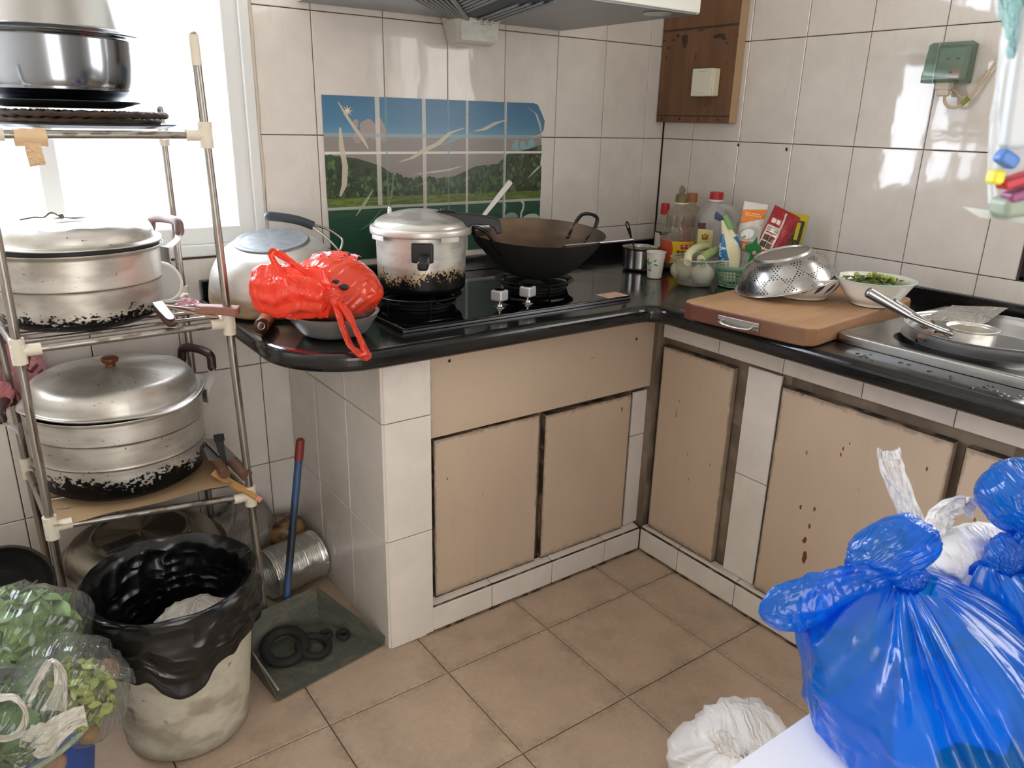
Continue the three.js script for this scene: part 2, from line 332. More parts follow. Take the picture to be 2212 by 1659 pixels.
{
  const c = thing('sink_cabinet', 'white tiled base cabinet with three beige doors, under the sink', 'cabinet', [0, 0, 0]);
  const XF = -0.54;
  part('carcass', metric(merge([span(XF + 0.012, XF + 0.03, 0, 0.755, 0.583, 2.3), span(XF + 0.03, -0.003, 0, 0.02, 0.583, 2.3), span(XF + 0.03, -0.003, 0.02, 0.755, 0.583, 0.6), span(XF + 0.03, -0.003, 0.02, 0.755, 2.28, 2.3)]), 2), M.frame, c);
  const zs = [0.585, 0.783, 0.981, 1.187, 1.388, 1.589, 1.79, 1.99, 2.19, 2.3];
  for (let i = 0; i + 1 < zs.length; i++) lay(c, zs[i + 1] - zs[i] - J, 0.074, '-x', [XF, 0.717, (zs[i] + zs[i + 1]) / 2]);
  for (const [y0, y1] of [[0.082, 0.377], [0.377, 0.674]]) { lay(c, 0.1, y1 - y0 - J, '-x', [XF, (y0 + y1) / 2, 0.933]); lay(c, 0.1, y1 - y0 - J, '-x', [XF, (y0 + y1) / 2, 1.89]); }
  const T = -Math.PI / 2;
  doorMesh(c, 0.247, 0.572, M.paint[2], { p: [XF + 0.006, 0.084, 0.722], turn: T });
  doorMesh(c, 0.408, 0.566, M.paint[4], { p: [XF + 0.006, 0.084, 1.196], turn: T }, 'wide beige door with brown paint chips');
  doorMesh(c, 0.405, 0.566, M.paint[0], { p: [XF + 0.006, 0.084, 1.626], turn: T });
  part('plinth_core', [metric(span(-0.5635, -0.5, 0, 0.0735, 0.583, 2.3), 4), metric(span(-0.566, -0.5625, 0.071, 0.0765, 0.583, 2.3), 4), metric(span(-0.5725, -0.564, 0, 0.006, 0.583, 2.3), 4)], M.grime, c);
  const ps = [0.585, 0.738, 0.945, 1.147, 1.348, 1.549, 1.75, 1.95, 2.15, 2.3];
  for (let i = 0; i + 1 < ps.length; i++) {
    lay(c, ps[i + 1] - ps[i] - J, 0.071, '-x', [-0.563, 0.036, (ps[i] + ps[i + 1]) / 2]);
    const t = lay(c, 0.03, ps[i + 1] - ps[i] - J, 'y', [-0.5475, 0.0755, (ps[i] + ps[i + 1]) / 2]);
  }
}
{
  const k = thing('countertop', 'L-shaped black stone countertop with a rounded end, holding the stove and the sink', 'countertop');
  const s = new THREE.Shape(), P = (x, z) => [x, -z];
  const X0 = -1.645, ZN = 0.664, XN = -0.676, r = 0.19;
  s.moveTo(...P(-0.002, 0.002)); s.lineTo(...P(X0, 0.002)); s.lineTo(...P(X0, ZN - r));
  s.absarc(X0 + r, -(ZN - r), r, Math.PI, Math.PI * 1.5, false);
  s.lineTo(...P(XN - 0.05, ZN)); s.quadraticCurveTo(...P(XN, ZN), ...P(XN, ZN + 0.05)); s.lineTo(...P(XN, 2.4)); s.lineTo(...P(-0.002, 2.4));
  const hole = new THREE.Path(); const [a, b, c, d] = [-0.53, -0.12, 1.14, 1.86];
  hole.moveTo(...P(a, c)); hole.lineTo(...P(b, c)); hole.lineTo(...P(b, d)); hole.lineTo(...P(a, d)); s.holes.push(hole);
  const g = new THREE.ExtrudeGeometry(s, { depth: 0.012, bevelEnabled: true, bevelThickness: 0.016, bevelSize: 0.018, bevelOffset: -0.018, bevelSegments: 5, curveSegments: 20 });
  g.rotateX(-Math.PI / 2).translate(0, 0.772, 0);
  part('slab', metric(g, 2), M.granite, k);
  part('upstand', metric(merge([span(-1.64, -0.002, 0.799, 0.846, 0.0, 0.02, 0.003), span(-0.02, -0.0, 0.799, 0.846, 0.012, 2.4, 0.003)]), 2), M.granite, k);
}

// ---------------------------------------------------------------- soft shapes
// a smooth grid surface from fn(u, v) -> [x, y, z]
function surf(nu, nv, fn, closeU = false) {
  const pos = [], uv = [], idx = [];
  for (let j = 0; j <= nv; j++) for (let i = 0; i <= nu; i++) { pos.push(...fn(i / nu, j / nv)); uv.push(i / nu, j / nv); }
  for (let j = 0; j < nv; j++) for (let i = 0; i < nu; i++) { const a = j * (nu + 1) + i, b = a + 1, c = a + nu + 1, d = c + 1; idx.push(a, b, d, a, d, c); }
  const g = new THREE.BufferGeometry();
  g.setAttribute('position', new THREE.Float32BufferAttribute(pos, 3)); g.setAttribute('uv', new THREE.Float32BufferAttribute(uv, 2)); g.setIndex(idx); g.computeVertexNormals();
  if (closeU) { const n = g.attributes.normal; for (let j = 0; j <= nv; j++) { const a = j * (nu + 1), b = a + nu; const s = V(n.getX(a) + n.getX(b), n.getY(a) + n.getY(b), n.getZ(a) + n.getZ(b)).normalize(); n.setXYZ(a, s.x, s.y, s.z); n.setXYZ(b, s.x, s.y, s.z); } }
  return g;
}
const ridge = (x) => { const f = x - Math.floor(x); return 1 - Math.abs(2 * f - 1); };
// crumple: creases of film at a place, about -1..1
function crumple(x, y, z, s = 0) { return (1 - 2 * Math.abs(noise3(x, y, z, s) - 0.5) * 2) * 0.6 + (1 - 4 * Math.abs(noise3(x * 2.3, y * 2.3, z * 2.3, s + 3) - 0.5)) * 0.4; }
// filled bag: profile of [r, y], pleats that run in to the neck, crumpled film. sx/sz squash it
function bag(profile, { pleats = 9, depth = 0.2, crumpleAmp = 0.006, freq = 14, s = 1, sx = 1, sz = 1, lean = [0, 0], nu = 96, nv = 64 } = {}) {
  const curve = new THREE.CatmullRomCurve3(profile.map(([r, y]) => V(r, y, 0)), false, 'centripetal');
  const rmax = Math.max(...profile.map((p) => p[0])), y1 = profile[profile.length - 1][1], y0 = profile[0][1];
  return surf(nu, nv, (u, v) => {
    const p = curve.getPoint(v), th = u * Math.PI * 2, t = (p.y - y0) / (y1 - y0), k = 1 - p.x / rmax;
    const ph = noise(Math.cos(th) * 2 + 5, Math.sin(th) * 2 + 5, s) * 6 + t * 0.6;
    const pl = (ridge(th / (Math.PI * 2) * pleats + ph * 0.5 - Math.floor(0)) - 0.5) * depth * sstep(0.25, 0.9, t) ;
    let r = Math.max(0, p.x) * (1 + pl);
    const cx = Math.cos(th), cz = Math.sin(th);
    r += crumple(cx * rmax * freq + 20, p.y * freq + 20, cz * rmax * freq + 20, s) * crumpleAmp * sstep(0, 0.03, p.x);
    return [r * cx * sx + lean[0] * t * t, p.y, r * cz * sz + lean[1] * t * t];
  }, true);
}
// band of film along a path: half-width w(t), rolled a little across, twisted by tw
function band(pts, w, { side = [1, 0, 0], curl = 0.3, wav = 0.003, s = 3, n = 60, tw = 0, m = 8 } = {}) {
  const c = new THREE.CatmullRomCurve3(pts.map((p) => V(...p)), false, 'centripetal');
  const S = V(...side);
  return surf(m, n, (u, v) => {
    const p = c.getPointAt(v), T = c.getTangentAt(v), B = S.clone().addScaledVector(T, -S.dot(T)).normalize(), N = T.clone().cross(B);
    if (tw) { B.applyAxisAngle(T, tw * v); N.applyAxisAngle(T, tw * v); }
    const x = (u - 0.5) * 2, ww = typeof w === 'function' ? w(v) : w;
    const off = curl * ww * (x * x - 0.5) + wav * (noise(u * 5 + s, v * 16, s) - 0.5) * 2 + wav * 1.2 * (ridge(u * 2.5 + noise(v * 5, s, 2)) - 0.5);
    p.addScaledVector(B, x * ww).addScaledVector(N, off);
    return [p.x, p.y, p.z];
  });
}
// lump of something, crumpled
function lump(rx, ry, rz, amp, freq, s = 1, detail = 5, flat = -9) {
  let g = new THREE.IcosahedronGeometry(1, detail); g.deleteAttribute('normal'); g.deleteAttribute('uv'); g = mergeVertices(g, 1e-4);
  const p = g.attributes.position;
  for (let i = 0; i < p.count; i++) {
    const x = p.getX(i), y = p.getY(i), z = p.getZ(i), k = 1 + amp * (crumple(x * freq + 20, y * freq + 20, z * freq + 20, s) * 0.5 + fbm3(x * freq * 0.4 + 9, y * freq * 0.4 + 9, z * freq * 0.4 + 9, s) - 0.5);
    p.setXYZ(i, x * rx * k, Math.max(y * ry * k, flat), z * rz * k);
  }
  g.computeVertexNormals();
  return ballUV(g);
}
// crease pattern of crumpled film, and of film drawn into pleats
const creaseTex = tex(512, 512, (u, v) => { const wx = fbm(u * 5, v * 5, 1500, 3, 5) * 1.6, wy = fbm(u * 5, v * 5, 1510, 3, 5) * 1.6; let h = 0; for (const [f, a, s] of [[5, 0.5, 1520], [11, 0.32, 1530], [23, 0.18, 1540]]) h += a * (1 - 2 * Math.abs(noise(u * f + wx, v * f + wy, s, 0) - 0.5)); return h; }, { srgb: false });
const pleatTex = tex(512, 256, (u, v) => { const w = fbm(u * 6, v * 3, 1600, 3, 6) * 2; let h = 0; for (const [f, g, a, s] of [[22, 2.2, 0.5, 1620], [48, 4, 0.3, 1630], [14, 12, 0.2, 1640]]) h += a * (1 - 2 * Math.abs(noise(u * f + w, v * g + w * 0.5, s, 0) - 0.5)); return h; }, { srgb: false });
function ballUV(g, k = 1) { const p = g.attributes.position, uv = new Float32Array(p.count * 2); for (let i = 0; i < p.count; i++) { const x = p.getX(i), y = p.getY(i), z = p.getZ(i), r = Math.hypot(x, y, z) || 1; uv[2 * i] = (x / r * 0.5 + 0.3 * z / r) * k; uv[2 * i + 1] = (y / r * 0.5 + 0.2 * z / r) * k; } g.setAttribute('uv', new THREE.BufferAttribute(uv, 2)); return g; }
const film = (color, o = {}) => phys(color, 0.22, { transmission: 0.5, thickness: 0, ior: 1.45, specularIntensity: 1, side: THREE.DoubleSide, bumpMap: creaseTex, bumpScale: 0.006, ...o });
// flattened loop of film from a to b: an ear of the knot
function ear(a, b, hh, th, o = {}) {
  const A = V(...a), D = V(...b).sub(A), T = D.clone().normalize(), U = V(...(o.up ?? [0, 1, 0])), N = T.clone().cross(U).normalize(), W = N.clone().cross(T);
  return surf(72, 60, (u, v) => {
    const q = u * 6.283, env = (o.tip ?? 0.18) + (1 - (o.tip ?? 0.18)) * Math.pow(Math.sin(Math.PI * Math.pow(v, o.skew ?? 0.8)), 0.75), e = v < 0.06 ? 0.35 + v * 8 : 1;
    const k = env * Math.min(1, e) * (o.close && v > 0.86 ? Math.sqrt(Math.max(0, 1 - ((v - 0.86) / 0.14) ** 2)) : 1), f = 1 + 0.2 * (ridge(u * (o.folds ?? 8) + noise(v * 3, u * 5, 3) * 1.2) - 0.5) * (1.4 - v) + 0.1 * crumple(u * 6, v * 7, 2.5, o.s ?? 5);
    const p = A.clone().addScaledVector(D, v).addScaledVector(W, Math.sin(q) * hh * k * f + (o.sag ?? 0) * Math.sin(v * 3.14)).addScaledVector(N, Math.cos(q) * th * k * f);
    return [p.x, p.y, p.z];
  }, true);
}

// ---------------------------------------------------------------- pot rack and what stands on it
M.chromeTube = std(0xffffff, 0.34, { metalness: 0.85, map: tex(64, 512, (u, v) => { const d = sstep(0.5, 0.75, fbm(u * 3, v * 14, 21, 4)), e = noise(u * 16, v * 80, 27) > 0.9 ? 0.2 : 0; return mix3([0.62, 0.6, 0.57], [0.34, 0.28, 0.24], d * 0.75 + e); }) });
M.connector = std(0xd8d0be, 0.55);
const alu = (soot, seedN, o = {}) => std(0xffffff, 0.42, { metalness: 0.68, map: tex(1024, 256, (u, v) => {
  const b = fbm(u * 14, v * 5, seedN, 4, 14), f = fbm(u * 190, v * 44, seedN + 3, 3, 190), sc = fbm(u * 6, v * 24, seedN + 9, 3, 6);
  let c = mix3([0.80, 0.79, 0.76], [0.62, 0.59, 0.54], sstep(0.35, 0.75, b) * 0.7);
  c = mix3(c, [0.5, 0.46, 0.41], sstep(0.55, 0.85, sc) * 0.12);
  const edge = soot + (fbm(u * 24, v * 4, seedN + 5, 4, 24) - 0.5) * (o.rag ?? 0.12);
  for (const r of o.rings ?? []) c = mix3(c, [0.3, 0.26, 0.22], (1 - sstep(0.0, 0.012, Math.abs(v - r))) * 0.7);
  const s = sstep(-0.03, 0.035, edge - v + (f - 0.5) * (o.grain ?? 0.2));
  if (o.yellow) c = mix3(c, [0.6, 0.47, 0.26], sstep(-0.16, 0.02, edge - v) * o.yellow);
  c = mix3(c, [0.035, 0.032, 0.03], s * 0.97);
  if (noise(u * 120, v * 60, seedN + 7, 120) > 0.965 && v < 0.85) c = mix3(c, [0.18, 0.14, 0.11], 0.7);
  return c;
}), ...(o.mat || {}) });
{
  const r = thing('pot_rack', 'rusty chrome tube pot rack with cream plastic joints, standing before the window', 'rack');
  const posts = [[[-1.657, 0, 0.37], [-1.688, 1.388, 0.37]], [[-1.688, 0, 0.06], [-1.697, 1.255, 0.06]], [[-2.07, 0, 0.365], [-2.062, 1.3, 0.365]], [[-2.075, 0, 0.055], [-2.09, 1.25, 0.055]]];
  const at = (k, y) => { const [a, b] = posts[k], t = (y - a[1]) / (b[1] - a[1]); return [lerp(a[0], b[0], t), y, lerp(a[2], b[2], t)]; };
  for (const [a, b] of posts) part('post', merge([rod(a, b, 0.0085, 14), new THREE.SphereGeometry(0.0085, 12, 8).translate(...b)]), M.chromeTube, r);
  part('post_sleeve', rod(at(0, 1.335), at(0, 1.39), 0.0095, 14), M.connector, r);
  const shelves = [[0.402, 0.425, 0.44, 0.455], [0.82, 0.822, 0.815, 0.815], [1.207, 1.2, 1.205, 1.2]];
  for (const ys of shelves) {
    const c = ys.map((y, k) => at(k, y));
    const rail = (a, b) => part('rail', rod(a, b, 0.0078, 12), M.chromeTube, r);
    rail(c[0], c[2]); rail(c[1], c[3]); rail(c[0], c[1]); rail(c[2], c[3]);
    for (const t of [0.2, 0.4, 0.6, 0.8]) { const m = (p, q) => p.map((x, i) => lerp(x, q[i], t)); part('bar', rod(m(c[0], c[1]).map((v, i) => i === 1 ? v + 0.002 : v), m(c[2], c[3]).map((v, i) => i === 1 ? v + 0.002 : v), 0.0045, 8), M.chromeTube, r); }
    c.forEach((p, k) => {
      const dx = k < 2 ? -1 : 1, dz = k % 2 ? 1 : -1;
      part('connector', merge([cyl(0.0135, 0.0135, 0.05, p[0], p[1] - 0.025, p[2], 14), rod(p, [p[0] + dx * 0.038, p[1], p[2]], 0.0115, 14), rod(p, [p[0], p[1], p[2] + dz * 0.036], 0.0115, 14), rbox(0.024, 0.03, 0.022, 0.004, p[0], p[1], p[2])]), M.connector, r);
    });
  }
  part('tape_wrap', surf(24, 10, (u, v) => { const th = u * 6.283, rr = 0.014 + 0.003 * noise(u * 9, v * 9, 4); return [-2.063 + rr * Math.cos(th) + 0, 0 , 0].map((x, i) => i === 0 ? -1.985 + (v - 0.5) * 0.05 : i === 1 ? 1.2 + rr * Math.sin(th) : 0.365 + rr * Math.cos(th)); }), std(0xd2b48f, 0.6), r);
  part('tape_tail', band([[-1.985, 1.192, 0.378], [-1.984, 1.17, 0.381], [-1.982, 1.152, 0.379]], 0.013, { side: [1, 0, 0], wav: 0.002 }), std(0xd2b48f, 0.6), r);
}
// riveted loop handle: strap bent out from the pot side, with a plastic grip
function loopHandle(parent, R, y, turn, o) {
  const h = new THREE.Group(); h.name = 'handle'; h.rotation.y = turn; h.position.y = y; parent.add(h);
  const { w = 0.06, out = 0.045, rise = 0.05, grip = std(0x3b2622, 0.45), strap = std(0xcfc0b4, 0.5) } = o;
  for (const s of [-1, 1]) {
    const pts = [[R + 0.001, -0.012, s * w * 1.02], [R + 0.012, 0.002, s * w], [R + out * 0.8, rise * 0.35, s * w * 0.96], [R + out, rise * 0.8, s * w * 0.92]];
    part('strap', band(pts, (t) => lerp(0.017, 0.009, t), { side: [0, 0, 1], curl: 0.1, wav: 0.0002 }), strap, h);
    part('rivet_plate', merge([rbox(0.003, 0.034, 0.036, 0.001, R + 0.001, -0.014, s * w), new THREE.SphereGeometry(0.004, 10, 6).translate(R + 0.003, -0.006, s * w), new THREE.SphereGeometry(0.004, 10, 6).translate(R + 0.003, -0.022, s * w)]), M.steelDull, h);
  }
  part('grip', tube([[R + out, rise * 0.62, w * 0.93], [R + out + 0.002, rise * 0.98, w * 0.86], [R + out + 0.004, rise * 1.08, w * 0.5], [R + out + 0.006, rise * 1.1, 0], [R + out + 0.004, rise * 1.08, -w * 0.5], [R + out + 0.002, rise * 0.98, -w * 0.86], [R + out, rise * 0.62, -w * 0.93]], 0.0105, 48, 12), grip, h);
  return h;
}
{ // middle shelf: steamer pot
  const t = thing('stock_pot', 'aluminium pot with dented flat lid and pinkish loop handles, on the rack middle shelf', 'pot', [-1.928, 0.828, 0.195]);
  part('body', uvHeight(shell([[0, 0], [0.132, 0.0, 0.02], [0.156, 0.016, 0.03], [0.160, 0.06, 0.03], [0.161, 0.082], [0.1645, 0.086], [0.1645, 0.148], [0.172, 0.152], [0.173, 0.156]], 0.0018, 72), 0, 0.16, 1), alu(0.17, 500, { rag: 0.2, grain: 0.34, rings: [0.53] }), t);
  part('dark_gasket', turned([[0.160, 0.152], [0.1665, 0.155], [0.166, 0.166], [0.158, 0.167]], 0.001, 64), M.blackIron, t);
  const lid = part('lid', turned([[0.160, 0.166], [0.171, 0.165], [0.1715, 0.168], [0.158, 0.171, 0.006], [0.155, 0.19, 0.014], [0.143, 0.2045, 0.016], [0.06, 0.207, 0.01], [0.056, 0.2095], [0.0, 0.2095]], 0.003, 80), alu(-1, 520), t);
  { const g = lid.geometry, p = g.attributes.position; for (let i = 0; i < p.count; i++) { const x = p.getX(i), y = p.getY(i), z = p.getZ(i); p.setY(i, y + (fbm(x * 22 + 9, z * 22 + 9, 61, 3) - 0.5) * 0.009 * sstep(0.19, 0.203, y) + (noise(Math.atan2(z, x) * 2 + 9, 1, 4) - 0.5) * 0.006); } g.computeVertexNormals(); }
  part('lid_bolt', merge([cyl(0.006, 0.004, 0.009, -0.012, 0.209, 0.0, 8), tube([[-0.014, 0.213, 0], [-0.03, 0.222, 0.004], [-0.044, 0.213, 0.002], [-0.06, 0.214, 0.002], [-0.085, 0.211, 0.006]], 0.0018, 30, 6)]), std(0x6b5c4c, 0.7), lid);
  const pk = { grip: std(0x6d5650, 0.5), strap: std(0xd8bdb0, 0.5) };
  loopHandle(t, 0.166, 0.135, 0.35, pk); loopHandle(t, 0.166, 0.135, Math.PI + 0.35 - 0.75, pk);
}
{ // lower shelf: taller pot
  const t = thing('stock_pot', 'largest aluminium pot, domed lid with brown knob, soot-black underneath, on the lower shelf', 'pot', [-1.892, 0.447, 0.19]);
  part('body', uvHeight(shell([[0, 0], [0.145, 0.0, 0.02], [0.172, 0.018, 0.03], [0.177, 0.06], [0.1775, 0.082], [0.1795, 0.085], [0.178, 0.089], [0.1785, 0.138], [0.1815, 0.142], [0.1815, 0.186], [0.187, 0.19], [0.187, 0.194]], 0.0018, 72), 0, 0.2, 1), alu(0.27, 540, { rag: 0.22, grain: 0.34, rings: [0.425, 0.705] }), t);
  const lid = part('lid', turned([[0.172, 0.192], [0.190, 0.198], [0.193, 0.201], [0.190, 0.203], [0.174, 0.199, 0.008], [0.171, 0.226, 0.02], [0.158, 0.247, 0.03], [0.09, 0.259, 0.04], [0.03, 0.262], [0.0, 0.262]], 0.002, 96), alu(-1, 560), t);
  { const p = lid.geometry.attributes.position; for (let i = 0; i < p.count; i++) { const x = p.getX(i), y = p.getY(i), z = p.getZ(i), a = Math.atan2(z, x), r = Math.hypot(x, z); p.setY(i, y + (Math.sin(a * 3 + 1) * 0.006 + Math.sin(a * 5) * 0.0035) * sstep(0.174, 0.192, r) + (fbm(x * 11 + 9, z * 11 + 9, 71, 2) - 0.5) * 0.012 * sstep(0.23, 0.255, y)); } lid.geometry.computeVertexNormals(); }
  part('knob', turned([[0, 0.258], [0.011, 0.258], [0.010, 0.270], [0.0175, 0.274], [0.0185, 0.281], [0.014, 0.285], [0, 0.286]], 0.002, 28), std(0x6b3a22, 0.4), lid);
  loopHandle(t, 0.182, 0.165, 0.42, { grip: std(0x35211f, 0.4), strap: std(0xcfc6bd, 0.45), rise: 0.075, out: 0.04 }); loopHandle(t, 0.182, 0.165, Math.PI - 0.42 + 0.2, { grip: std(0x35211f, 0.4), strap: std(0xcfc6bd, 0.45), rise: 0.03, out: 0.03 });
  solo('cardboard_sheet', surf(30, 20, (u, v) => { const x = -2.06 + u * 0.36, z = 0.04 + v * 0.34; return [x + 0.01 * (noise(v * 9, 2, 5) - 0.5), 0.4445 - (u > 0.9 ? 0 : 0) + Math.max(0, 0.06 - u) * 0.12 * (v - 0.2), z + 0.02 * (noise(u * 7, 1, 8) - 0.5)]; }), std(0xa98d6a, 0.85), 'torn brown cardboard sheet under the largest aluminium pot', 'cardboard');
}
{ // on the floor under the rack
  const t = thing('stock_pot', 'dull grimy pot with stepped lid on the floor under the rack, behind the bin', 'pot', [-1.884, 0.002, 0.21]);
  part('body', uvHeight(shell([[0, 0], [0.15, 0.0, 0.02], [0.172, 0.018, 0.03], [0.176, 0.22], [0.184, 0.235], [0.186, 0.238]], 0.0018, 64), 0, 0.24, 1), alu(0.2, 580, { rag: 0.3, grain: 0.4 }), t);
  const lid = part('lid', turned([[0.172, 0.238], [0.188, 0.243], [0.189, 0.246], [0.172, 0.246, 0.006], [0.165, 0.275, 0.02], [0.140, 0.292, 0.02], [0.112, 0.296], [0.109, 0.303], [0.104, 0.304], [0.100, 0.299], [0.0, 0.302]], 0.003, 80), std(0xffffff, 0.5, { metalness: 0.7, map: tex(256, 256, (u, v) => mix3([0.6, 0.57, 0.5], [0.22, 0.19, 0.15], sstep(0.3, 0.7, fbm(u * 9, v * 9, 64, 4)) * 0.8)) }), t);
  const hp = new THREE.Group(); hp.name = 'lid_handle'; hp.position.set(-0.05, 0.302, 0.05); hp.rotation.y = 0.25; lid.add(hp);
  part('handle_plate', rbox(0.085, 0.006, 0.04, 0.003, 0, 0.003, 0), std(0x4a443e, 0.6, { metalness: 0.4 }), hp); part('handle_recess', rbox(0.062, 0.004, 0.022, 0.002, 0, 0.0065, 0), M.dark, hp);
  part('handle', tube([[-0.155, 0.19, 0.085], [-0.16, 0.192, 0.115], [-0.13, 0.19, 0.165], [-0.085, 0.186, 0.187], [-0.075, 0.186, 0.165]], 0.013, 36, 10), std(0x5e362b, 0.5), t);
}
{ // top shelf
  const d1 = solo('pan_lid', turned([[0, 0.0], [0.15, 0.0], [0.168, 0.006], [0.169, 0.009], [0.15, 0.004], [0, 0.004]], 0.002, 56).translate(-1.87, 1.216, 0.205), M.blackIron, 'thin black disc lowest of the pile on the top shelf of the rack', 'lid');
  const mt = (m) => std(0xffffff, 0.85, { map: tex(256, 64, (u, v) => { const n = noise(u * 64, v * 4, m, 64); return mix3([0.16, 0.12, 0.09], [0.4, 0.31, 0.22], n * fbm(u * 8, v * 8, m + 2, 2, 8)); }) });
  for (const [k, y, R, label, c] of [[0, 1.229, 0.15, 'lower braided round mat in the pile on the top shelf', 0], [1, 1.241, 0.158, 'upper braided round mat under the black plate on the top shelf', 1]]) {
    const t = thing('pot_mat', label, 'mat', [-1.885 + 0.008 * k, y, 0.205]);
    const mm = mt(610 + k);
    for (let i = 0; i < 5; i++) { const rr = R * (0.3 + 0.17 * i); part('coil', (() => { const pts = []; for (let j = 0; j < 40; j++) { const a = j / 40 * 6.283; pts.push([rr * Math.cos(a), 0.0015 * Math.sin(j * 3.1), rr * Math.sin(a)]); } const g = tube(pts, 0.0068, 160, 8, true), p = g.attributes.position; for (let q = 0; q < p.count; q++) { const a = Math.atan2(p.getZ(q), p.getX(q)); p.setY(q, p.getY(q) * (0.85 + 0.25 * Math.sin(a * 40 * rr / R + i))); } return g; })(), mm, t); }
  }
  solo('black_plate', turned([[0, 0.0], [0.1, 0.0, 0.01], [0.138, 0.010], [0.146, 0.012], [0.146, 0.0145], [0.1, 0.004], [0, 0.004]], 0.002, 64).translate(-1.908, 1.2515, 0.2), std(0x24272a, 0.35, { metalness: 0.5 }), 'flat black plate under the big steel basin on the top shelf', 'plate');
  const polished = std(0xffffff, 0.16, { metalness: 1, map: tex(256, 128, (u, v) => { const b = fbm(u * 20, v * 3, 640, 3, 20); const k = 0.62 - 0.1 * sstep(0.4, 0.8, b); return [k * 0.97, k, k * 1.04]; }) });
  solo('steel_basin', shell([[0, 0.0], [0.105, 0.0, 0.02], [0.132, 0.018, 0.03], [0.139, 0.06, 0.02], [0.141, 0.112], [0.158, 0.116], [0.160, 0.119]], 0.0015, 80).translate(-1.908, 1.2655, 0.2), polished, 'large polished steel basin on the top shelf of the rack', 'basin');
  const up = solo('steel_basin', shell([[0, 0.0], [0.098, 0.0, 0.015], [0.108, 0.008, 0.02], [0.124, 0.108], [0.127, 0.11]], 0.0015, 80).rotateX(Math.PI).translate(-1.908, 1.503, 0.2), M.steelDull, 'upside-down brushed steel basin on top of the polished basin, topmost on the rack', 'basin');
}
{ // knives and sticks on the middle shelf
  const wood = std(0x8d6152, 0.6), pale = std(0xc9a98c, 0.65);
  const k = thing('cleaver', 'kitchen cleaver with a brown wooden handle sticking out over the middle shelf corner', 'knife');
  const up = [0, 1, 0];
  part('blade', along(plate([[0, -0.004], [0.03, -0.012], [0.12, -0.014], [0.12, 0.016], [0.03, 0.014]], 0.002).rotateX(-Math.PI / 2 - 0.25), [-1.82, 0.861, 0.29], [-1.73, 0.854, 0.354], up), M.steelDull, k);
  part('handle', along(plate([[0, -0.011], [0.012, -0.014], [0.035, -0.010], [0.055, -0.013], [0.082, -0.019], [0.087, -0.015], [0.087, 0.015], [0.082, 0.018], [0.03, 0.016], [0.012, 0.016], [0, 0.012]], 0.018, 0.003).rotateX(-Math.PI / 2).translate(0, -0.006, 0), [-1.735, 0.852, 0.352], [-1.662, 0.846, 0.388], up), wood, k);
  const f = thing('turner', 'narrow flat metal handled turner with a dark end, beside the middle-shelf pot', 'utensil');
  part('shank', along(plate([[0, -0.011], [0.03, -0.0115], [0.055, -0.0095], [0.062, -0.004], [0.062, 0.004], [0.055, 0.0095], [0, 0.011]], 0.003).rotateX(-Math.PI / 2), [-1.806, 0.872, 0.328], [-1.789, 0.838, 0.392], up), M.steel, f);
  part('grip_end', along(plate([[0, -0.011], [0.045, -0.0115], [0.056, -0.0085], [0.06, 0], [0.056, 0.0085], [0.045, 0.011], [0, 0.011]], 0.011, 0.002).rotateX(-Math.PI / 2).translate(0.012, -0.0125, 0), [-1.806, 0.872, 0.328], [-1.789, 0.838, 0.392], up), std(0x4a322c, 0.6), f);
  solo('wooden_spatula', along(plate([[0, -0.006], [0.06, -0.011], [0.11, -0.009], [0.118, 0], [0.11, 0.009], [0.06, 0.011], [0, 0.006]], 0.005, 0.001).rotateX(-Math.PI / 2), [-1.79, 0.856, 0.30], [-1.692, 0.832, 0.366], up), pale, 'thin pale wooden spatula lying under the cleaver on the middle shelf', 'spatula');
  solo('plastic_wrap', surf(30, 20, (u, v) => { const x = -1.765 + u * 0.05, z = 0.285 + v * 0.04; return [x, 0.853 + 0.014 * Math.sin(u * 3.1) * Math.sin(v * 3) + 0.006 * crumple(x * 60, v * 4, u * 4, 3), z]; }), film(0xf0b8c8), 'crumpled pink plastic wrap behind the cleaver handle', 'plastic wrap');
  const w = thing('white_sieve', 'round white-rimmed dish propped behind the pot on the middle shelf', 'dish');
  const gm = new THREE.Matrix4().makeRotationFromEuler(new THREE.Euler(1.2, 0.0, -0.25)).setPosition(-1.745, 0.868, 0.095);
  part('rim', new THREE.TorusGeometry(0.046, 0.0042, 10, 56).rotateX(Math.PI / 2).applyMatrix4(gm), M.white, w);
  part('disc', turned([[0, 0], [0.044, 0.0], [0.044, 0.002], [0, 0.002]], 0.0005, 48).applyMatrix4(gm), std(0xb9bab4, 0.6), w);
}
